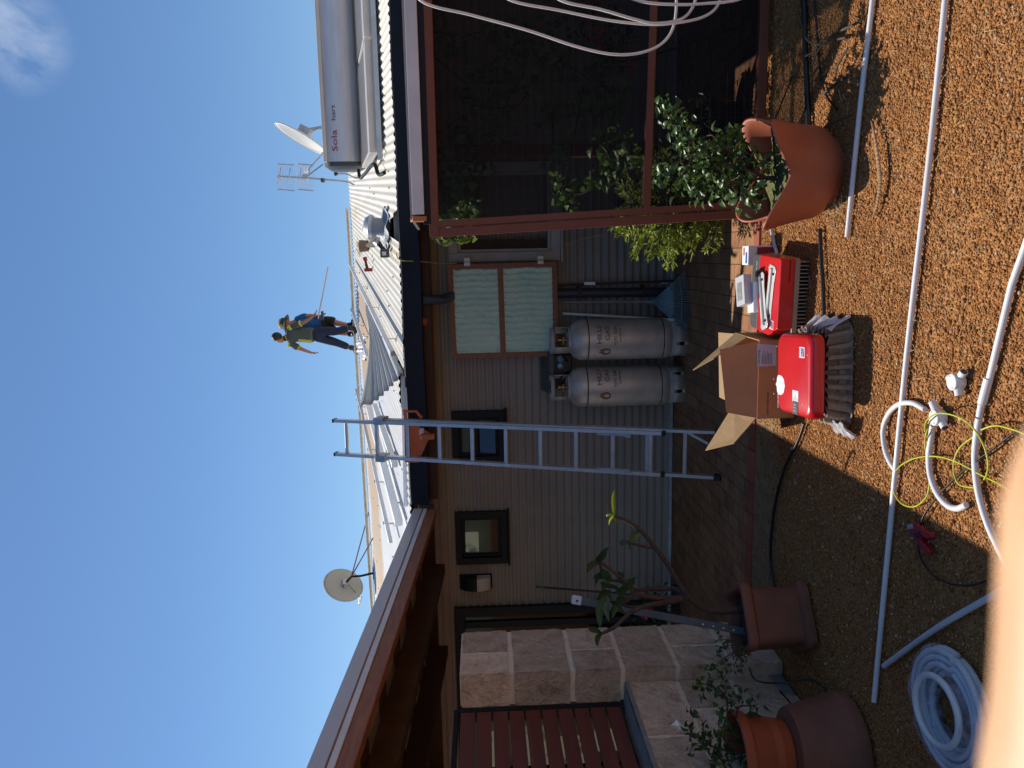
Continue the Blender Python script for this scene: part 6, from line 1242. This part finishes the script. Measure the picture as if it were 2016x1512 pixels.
# bare branched tree in the square planter
YT = sqc.y; tb0 = Vector((sqc.x+.05, sqc.y+.04, .33)); fg = thing('frangipani_tree', 'bare branched frangipani with a few long leaves in the square planter', 'tree', tb0); J = lambda a, b, dy=0: gy(*c2(a, b), YT+dy)
s_ = MB(); fork = J(1435, 1143)
s_.tube(spline([tb0-Vector((0, 0, .03)), J(1560, 1225), fork], 5), [.024]*5+[.022]*5+[.020], 10)
def limb(pts, r0, r1): 
    P = spline(pts, 6); s_.tube(P, [r0+(r1-r0)*i/(len(P)-1) for i in range(len(P))], 9)
limb([fork, J(1380, 1060, .02), J(1320, 960, .04), J(1250, 868, .05), J(1170, 770, .06), J(1090, 715, .06), J(1015, 685, .05)], .017, .010)
limb([J(1250, 868, .05), J(1190, 860, .03), J(1110, 842, 0)], .010, .007)
limb([fork, J(1370, 1105, .06), J(1330, 1103, .1), J(1200, 1105, .12), J(1130, 1105, .12), J(1050, 1060, .12), J(960, 1040, .14), J(930, 945, .15)], .016, .007)
limb([J(1430, 1150), J(1330, 1160, -.05), J(1220, 1150, -.08), J(1130, 1130, -.1), J(1110, 1090, -.1), J(1060, 1045, -.1), J(940, 950, -.08)], .018, .008)
limb([J(1130, 1130, -.1), J(1090, 1170, -.12), J(1040, 1190, -.12)], .010, .008)
limb([J(1400, 1165, -.04), J(1280, 1185, -.1), J(1180, 1205, -.14), J(1100, 1245, -.16), J(1020, 1320, -.18), J(945, 1358, -.18)], .017, .009)
limb([J(1180, 1205, -.14), J(1100, 1205, -.1), J(1060, 1190, -.1)], .010, .007)
s_.build('branches', bark_m, fg, smooth=60)
def long_leaf(mb, p, q, w, tint, sag=.012):
    p, q = Vector(p), Vector(q); d = q-p; x = d.cross(Vector((0, -1, .35)+Vector())).normalized() if False else d.cross(Vector((random.gauss(0, .35), -1, random.gauss(.3, .35)))).normalized(); u = x.cross(d).normalized(); n = 7; vs = []
    for i in range(n):
        t = i/(n-1); ww = w*math.sin(math.pi*min(1, t*.93+.05))**.75; c = p+d*t-Vector((0, 0, sag*4*t*t)) + x*.006*math.sin(t*5); vs += [c-x*ww+u*ww*.35, c, c+x*ww+u*ww*.35]
    mb.add(vs, [(i*3+j, i*3+j+1, i*3+j+4, i*3+j+3) for i in range(n-1) for j in (0, 1)], tint)
m = MB()
for a, b, c, d, dy in ((930, 945, 942, 866, .15), (930, 945, 885, 903, .1), (930, 950, 805, 1005, .1), (945, 950, 845, 962, .16), (960, 1040, 850, 1035, .12), (950, 1000, 860, 1075, .15), (1050, 1060, 1030, 1003, .1), (1060, 1045, 990, 1000, -.1), (1110, 1090, 1085, 1035, -.12), (1110, 1095, 970, 1115, -.14), (1040, 1100, 890, 1062, -.1), (1000, 1120, 868, 1160, -.05), (1060, 1130, 1075, 1060, -.15), (1000, 1140, 960, 1180, -.15), (1090, 1165, 1000, 1180, -.12), (960, 1150, 880, 1322, -.1), (960, 1150, 905, 1255, -.05), (990, 1160, 930, 1290, -.16), (1050, 1190, 1040, 1255, -.14), (1050, 1190, 950, 1262, -.12), (1030, 1180, 975, 1220, -.1), (1110, 842, 998, 838, 0), (1110, 842, 1060, 872, -.03), (1110, 842, 1112, 768, .03), (945, 1358, 820, 1318, -.18), (945, 1358, 864, 1428, -.18), (945, 1358, 885, 1372, -.2), (990, 1060, 900, 1110, .0), (1060, 1100, 1100, 1040, .05), (1000, 1060, 905, 985, .05), (1040, 1190, 1035, 1130, -.1)):
    long_leaf(m, J(a, b, dy), J(c, d, dy+random.uniform(-.06, .06)), random.uniform(.016, .024), random.random())
m.build('leaves', frangi_m, fg, smooth=180); m = MB()
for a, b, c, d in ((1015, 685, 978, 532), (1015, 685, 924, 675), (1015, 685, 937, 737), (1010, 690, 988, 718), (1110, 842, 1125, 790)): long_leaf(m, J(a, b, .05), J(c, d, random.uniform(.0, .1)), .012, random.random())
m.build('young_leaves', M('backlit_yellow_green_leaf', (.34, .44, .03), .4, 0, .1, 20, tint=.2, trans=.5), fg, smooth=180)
# straggly rose on the left and the small plant in the square planter
rb0 = rd_c+Vector((0, 0, .14)); rl = thing('rose_bush', 'straggly climbing rose with dull leaves growing from the round pot on the left', 'rose bush', rb0); m = MB(); s_ = MB()
cl_ = [(320, 810), (350, 870), (410, 810), (470, 880), (530, 750), (560, 850), (620, 980), (660, 900), (540, 950), (500, 1040), (580, 1040), (540, 1120), (520, 1180), (270, 1080), (230, 1190), (280, 1260), (260, 1370), (370, 1200), (330, 1280), (480, 1230), (570, 1230), (400, 1330), (460, 1400), (520, 1330), (590, 1320), (600, 1400), (680, 1450), (480, 1480), (800, 980), (760, 1030), (620, 1180), (420, 1270), (350, 1350), (560, 1450), (430, 1480)]
P_ = lambda a, b, dy=0: gy(*c4(a, b), 3.72+dy)
trunks = [[rb0, P_(640, 1290), P_(560, 1150), P_(545, 950), P_(480, 860)], [rb0, P_(600, 1380), P_(420, 1330), P_(330, 1250), P_(200, 1230)], [rb0, P_(650, 1200), P_(640, 1020), P_(780, 1000)], [rb0, P_(560, 1450), P_(470, 1420)]]
nodes = []
for tk in trunks: q = spline(tk, 6); s_.tube(q, .005, 6); nodes += q
for a, b in cl_:
    p = P_(a, b, random.uniform(-.08, .08)); p.x = max(p.x, -2.64); h = min(nodes, key=lambda q: (q-p).length); s_.tube([h, (h+p)/2+rvec()*.01, p], .0022, 5); leaves_at(m, p, 6, .035, .044, .032, .45)
s_.build('stems', bark_m, rl, smooth=60); m.build('leaves', leaf_m, rl, smooth=180); m = MB()
fc = P_(140, 1170)
for k in range(9): m.leaf(fc+rvec()*.006, rvec(), rvec(), .03, .026)
m.build('flower', whitepvc_m, rl, smooth=180)
m = MB(); s_ = MB(); sp0 = Vector((sqc.x-.1, sqc.y-.08, .33)); wp_ = thing('pot_plant', 'small drooping green plant at the front of the square planter', 'plant', sp0)
for a, b in ((490, 450), (510, 520), (620, 600), (670, 550), (650, 700), (390, 710), (560, 480), (480, 560), (530, 640), (600, 680), (440, 690), (690, 600)):
    p = gy(*c4(a, b), sqc.y-.16+random.uniform(-.05, .05)); s_.tube([sp0, (sp0+p)/2+Vector((0, 0, .02)), p], .002, 5); leaves_at(m, p, 7, .025, .03, .02, .5)
s_.build('stems', bark_m, wp_, smooth=60); m.build('leaves', leaf_m, wp_, smooth=180)
m = MB(); wd0 = gz(1660, 1490); wd0 = Vector((wd0.x, wd0.y, 0)); 
o_ = thing('weed', 'feathery light green weed in front of the upturned pot', 'weed', wd0); s_ = MB()
for a, b in ((1050, 1130), (1080, 1200), (1150, 1180), (1180, 1330), (1210, 1400), (1250, 1440), (1320, 1270), (1330, 1430), (1370, 1400), (1150, 1470), (1500, 1390), (1530, 1280), (1280, 1490), (1100, 1250), (1390, 1480)):
    p = gy(*c4(a, b), wd0.y+.02); s_.tube(spline([wd0, (wd0+p)/2+rvec()*.03, p], 4), .0018, 4); leaves_at(m, p, 16, .04, .016, .010, .6)
s_.build('stems', bark_m, o_, smooth=60); m.build('leaves', M('pale_green_weed_leaf', (.13, .17, .035), .5, 0, .2, 30, tint=.4, trans=.3), o_, smooth=180)
m = MB(); dg0 = gy(*c2(1240, 1235), 7.2); dg0.z = 0; o_ = thing('door_plant', 'dark leafy plant with pink flowers by the sliding door', 'plant', dg0); s_ = MB()
for k in range(40): p = dg0+Vector((random.gauss(0, .16), random.gauss(0, .1), random.uniform(.12, .50))); s_.tube([dg0, p], .002, 4); leaves_at(m, p, 6, .06, .05, .03, .3)
s_.build('stems', bark_m, o_, smooth=60); m.build('leaves', leaf_m, o_, smooth=180); m = MB()
for k in range(30): m.leaf(gy(*c2(1200, 1240), 7.05)+rvec()*.06, rvec(), rvec(), .03, .025, tint=random.random())
m.build('flowers', pink_m, o_, smooth=180)

# ================================================================== the two men on the ridge
def hand_joints(js, ed, i0, palm_dir, spread_dir, s=1.0):
    """palm and five fingers growing from wrist joint i0"""
    p = Vector(js[i0][0]); pd = palm_dir.normalized(); sd = (spread_dir - pd*spread_dir.dot(pd)).normalized(); nn = pd.cross(sd)
    js.append((p+pd*.055*s, (.036*s, .018*s))); k = len(js)-1; ed.append((i0, k)); 
    for q, (off, L) in enumerate(((-.03, .062), (-.010, .074), (.010, .070), (.028, .056))):
        b_ = p+pd*.088*s+sd*off*s; js.append((b_, .0105*s)); a = len(js)-1; ed.append((k, a)); js.append((b_+pd*L*.55*s+nn*.012*s, .0095*s)); ed.append((a, a+1)); js.append((b_+pd*L*.8*s+nn*.032*s, .008*s)); ed.append((a+1, a+2))
    b_ = p+pd*.03*s-sd*.038*s; js.append((b_, .012*s)); a = len(js)-1; ed.append((k, a)); js.append((b_+pd*.035*s-sd*.022*s+nn*.014*s, .010*s)); ed.append((a, a+1)); js.append((b_+pd*.058*s-sd*.022*s+nn*.03*s, .0085*s)); ed.append((a+1, a+2))
def person(label, Yp, K, face, clothes):
    g = lambda c, dy=0: gy(*c3(*c), Yp+dy); foot = min(K['footA'][1], K['footB'][1]) if False else None
    ctr = (g(K['footA'])+g(K['footB']))/2; root = thing('person', label, 'person', ctr)
    js = [(g(K['pelvis']), .13), (g(K['belly']), .125), (g(K['chest']), .145), (g(K['neckbase']), .075), (g(K['neck']), .058), (g(K['jaw'])+face*.012, .070), (g(K['head']), .088), (g(K['crown']), .070)]; ed = [(0, 1), (1, 2), (2, 3), (3, 4), (4, 5), (5, 6), (6, 7)]
    hd = g(K['head']); js.append((hd+face*.085-Vector((0, 0, .005)), .028)); ed.append((6, 8)); js.append((hd+face*.115-Vector((0, 0, .03)), .015)); ed.append((8, 9))
    side = face.cross(Vector((0, 0, 1))).normalized()
    for s_ in (-1, 1): js.append((hd+side*s_*.098-face*.01, (.012, .026))); ed.append((6, len(js)-1))
    W = {}
    for sd in ('R', 'L'):
        i = len(js); js += [(g(K['sh'+sd], K.get('dsh'+sd, 0)), .068), (g(K['el'+sd], K.get('del'+sd, 0)), .043), (g(K['wr'+sd], K.get('dwr'+sd, 0)), .027)]; ed += [(2, i), (i, i+1), (i+1, i+2)]; W[sd] = i+2
    for sd in ('A', 'B'):
        i = len(js); d0 = K.get('dleg'+sd, 0); js += [(g(K['hip'+sd], d0*.4), .098), (g(K['knee'+sd], d0), .062), (g(K['calf'+sd], d0), .056), (g(K['ank'+sd], d0), .042)]; ed += [(0, i), (i, i+1), (i+1, i+2), (i+2, i+3)]
        f_ = g(K['foot'+sd], d0); js.append((g(K['ank'+sd], d0)+Vector((0, 0, -.05)), .045)); ed.append((i+3, i+4)); js.append((f_+K['toe'+sd]*.13, .036)); ed.append((i+4, i+5)); W[sd] = (i, f_)
    for sd in ('R', 'L'):
        d = (js[W[sd]][0]-js[W[sd]-1][0]); hand_joints(js, ed, W[sd], d*.6+K['hand'+sd], K.get('spread'+sd, Vector((0, 1, .2))))
    skin_obj('body', js, ed, skin_m, root, sub=1)
    # clothing grown on the same joints, a little larger
    lo_ = (g(K['waist'])+g(K['pelvis']))/2; sh_j = [(lo_, .172), (g(K['waist']), .166), (g(K['belly']), .160), (g(K['chest']), .175), (g(K['neckbase']), .086)]; se = [(0, 1), (1, 2), (2, 3), (3, 4)]
    for sd in ('R', 'L'):
        a, b_ = g(K['sh'+sd], K.get('dsh'+sd, 0)), g(K['el'+sd], K.get('del'+sd, 0)); i = len(sh_j); sh_j += [(a, .088), (a+(b_-a)*.45, .078), (a+(b_-a)*.85, .074)]; se += [(3, i), (i, i+1), (i+1, i+2)]
    skin_obj('shirt', sh_j, se, clothes['shirt'], root, sub=2)
    tr_j = [(g(K['waist'])+Vector((0, 0, .06)), .138), (g(K['pelvis']), .158)]; te = [(0, 1)]
    for sd in ('A', 'B'):
        i = len(tr_j); d0 = K.get('dleg'+sd, 0); hp, kn, ca, an = g(K['hip'+sd], d0*.4), g(K['knee'+sd], d0), g(K['calf'+sd], d0), g(K['ank'+sd], d0)
        if clothes['long']: tr_j += [(hp, .118), (hp+(kn-hp)*.6, .098), (kn, .084), (ca, .078), (an+Vector((0, 0, .02)), .074)]; te += [(1, i), (i, i+1), (i+1, i+2), (i+2, i+3), (i+3, i+4)]
        else: tr_j += [(hp, .122), (hp+(kn-hp)*.5, .115), (hp+(kn-hp)*.85, .112)]; te += [(1, i), (i, i+1), (i+1, i+2)]
    skin_obj('trousers' if clothes['long'] else 'shorts', tr_j, te, clothes['legs'], root, sub=2)
    for sd in ('A', 'B'):
        i, f_ = W[sd]; an = js[i+3][0]; heel = an+Vector((0, 0, -.075))-K['toe'+sd]*.05
        b_ = [(an+Vector((0, 0, .06)), .062), (an+Vector((0, 0, -.04)), .062), (heel+K['toe'+sd]*.09-Vector((0, 0, .01)), .056), (f_+K['toe'+sd]*.17, (.05, .042))]; skin_obj('boot', b_, [(0, 1), (1, 2), (2, 3)], clothes['boots'], root, sub=2)
    for s_ in (-1, 1): m = MB(); blob(m, hd+face*.078+side*s_*.032+Vector((0, 0, .012)), .011, .011, .011, 8, 6); m.build('eye', ink_m, root, smooth=180)
    m = MB(); p = g(K['jaw'])+face*.078; m.bar(p-side*.022+Vector((0, 0, .01)), p+side*.022+Vector((0, 0, .01)), .012, .007); m.build('mouth', M('lips', (.25, .08, .06), .5), root, smooth=0)
    return root, g, side
V = Vector
RY = 15.93
f1 = V((-.72, .62, -.12)).normalized()
K1 = dict(pelvis=(590, 655), waist=(535, 658), belly=(440, 655), chest=(352, 672), neckbase=(302, 684), neck=(282, 690), jaw=(258, 702), head=(236, 692), crown=(210, 688), shR=(330, 596), elR=(462, 545), wrR=(550, 486), shL=(338, 742), elL=(438, 790), wrL=(530, 824), delR=-.12, dwrR=-.16, delL=-.05, dwrL=-.02, handR=V((.6, 0, -.5)), handL=V((-.1, 0, -.9)), hipA=(640, 618), kneeA=(760, 628), calfA=(825, 612), ankA=(895, 594), footA=(930, 592), hipB=(640, 692), kneeB=(765, 728), calfB=(830, 752), ankB=(900, 776), footB=(948, 776), dlegA=-.06, dlegB=.05, toeA=V((-.5, .5, 0)).normalized(), toeB=V((-.75, .3, 0)).normalized())
p1, g1, sd1 = person('man in grey work shirt with yellow trim and navy trousers, holding a long rod', RY, K1, f1, dict(shirt=greyshirt_m, legs=navy_m, long=True, boots=M('brown_boot_leather', (.07, .05, .035), .7)))
m = MB(); blob(m, g1((222, 682))-f1*.022+V((0, 0, .012)), .092, .098, .105, 14, 10); m.build('hair', hair_m, p1, smooth=180)
skin_obj('collar_trim', [(g1((297, 684)), .096), (g1((308, 680)), .108)], [(0, 1)], hivis_m, p1, sub=2)
for a, b_, c_, dy in (((322, 612), (366, 578), .083, -.05), ((320, 735), (345, 752), .094, -.01)): skin_obj('sleeve_trim', [(g1(a, dy*.3), c_), (g1(b_, dy), c_*.98)], [(0, 1)], hivis_m, p1, sub=2)
skin_obj('cuff', [(g1((428, 556), -.10), .078), (g1((440, 551), -.11), .078)], [(0, 1)], hivis_m, p1, sub=2); skin_obj('cuff', [(g1((414, 777), -.04), .078), (g1((424, 783), -.045), .078)], [(0, 1)], hivis_m, p1, sub=2)
m = MB(); m.tube(spline([g1((415, 712), -.10), g1((470, 712), -.105), (g1((535, 718), -.10))], 5), [.034]*8+[.038]*3, 8); m.build('side_panel', hivis_m, p1, smooth=60)
m = MB(); a_, b_ = g1((607, 452), -.19), g1((690, 28), -.1); d_ = (b_-a_).normalized(); m.tube([a_-d_*.12, b_], .013, 8); tag(m.build('rod', pole_m, smooth=60), 'long thin pale rod held out sideways by the man in grey', 'rod')
f2_ = V((.55, -.70, -.25)).normalized()
K2 = dict(pelvis=(655, 552), waist=(625, 553), belly=(520, 552), chest=(415, 550), neckbase=(362, 552), neck=(343, 553), jaw=(325, 548), head=(300, 556), crown=(276, 562), shR=(400, 500), elR=(520, 478), wrR=(610, 484), shL=(398, 606), elL=(510, 622), wrL=(610, 600), delR=-.04, dwrR=-.12, handR=V((.2, -.1, -.6)), handL=V((0, -.1, -.9)), hipA=(672, 520), kneeA=(775, 548), calfA=(830, 560), ankA=(888, 568), footA=(935, 566), hipB=(672, 590), kneeB=(775, 632), calfB=(830, 642), ankB=(888, 650), footB=(935, 656), toeA=V((.6, -.6, 0)).normalized(), toeB=V((.2, -.9, 0)).normalized())
p2, g2, sd2 = person('man in blue shirt, black shorts and wide brimmed hat behind the other man', RY+.28, K2, f2_, dict(shirt=blueshirt_m, legs=blackcloth_m, long=False, boots=black_m))
ht = V((.12, -.1, 1)).normalized(); hc = g2((292, 554)); mt = frame(hc, V((0, 1, 0)).cross(ht), (0, 1, 0)); m = MB(); m.lathe([(.098, .01), (.18, -.035), (.192, -.03), (.115, .03), (.108, .08)], (0, 0, 0), 28, mat=mt); ho = m.build('hat', hat_m, p2, smooth=60, solid=.006)
m = MB(); m.lathe([(.112, .03), (.108, .09), (.085, .125), (.04, .138), (0, .14)], (0, 0, 0), 28, mat=mt); m.build('crown_cloth', M('pale_tan_cloth', (.48, .38, .28), .8), ho, smooth=60)
m = MB(); m.box(g2((628, 482), -.2)-V((.09, .05, .0)), g2((600, 460), -.2)+V((.05, .05, -.1))); m.build('tool_pouch', darkgrey_m, p2, smooth=0, bevel=.015)
m = MB(); m.tube([g2((640, 500), -.17), g2((640, 606), -.17)], .03, 8); m.build('belt', blackcloth_m, p2, smooth=60)

# ================================================================== the photographer's fingertip against the lens
def lens_pt(right, upc, fwd): return CAM + FW*fwd + (-UP)*(right+.0034) + RT*(upc-.0005)      # right/upc in the turned picture
D_ = .05
fg_pts = [(.0371, -.002), (.0365, -.008), (.0366, -.020), (.0362, -.028), (.0368, -.038), (.0375, -.048), (.0378, -.060), (.039, -.075), (.042, -.09)]
fr_ = [.0062, .0075, .0078, .0080, .0080, .0084, .0088, .0090, .0094]
root = thing('finger', 'blurred fingertip of the person taking the photo, close against the lens', 'finger', lens_pt(.0378, -.03, D_))
P_ = [lens_pt(a, b, D_+.002*i*.3) for i, (a, b) in enumerate(fg_pts)]; tip = lens_pt(.0374, .0016, D_)
m = MB(); Q = spline([tip]+P_, 5); rr_ = [.0030]+fr_; RR = [np.interp(i/5, range(len(rr_)), rr_) for i in range(len(Q))]; m.tube(Q, [float(x) for x in RR], 20); m.build('skin', fingerskin_m, root, smooth=180)
m = MB(); nz_c = lens_pt(.0379, -.0085, D_+.0066); blob(m, nz_c, .0045, .006, .0016, 12, 8, mat=frame((0, 0, 0), UP, RT)); m.build('nail', nail_m, root, smooth=180)
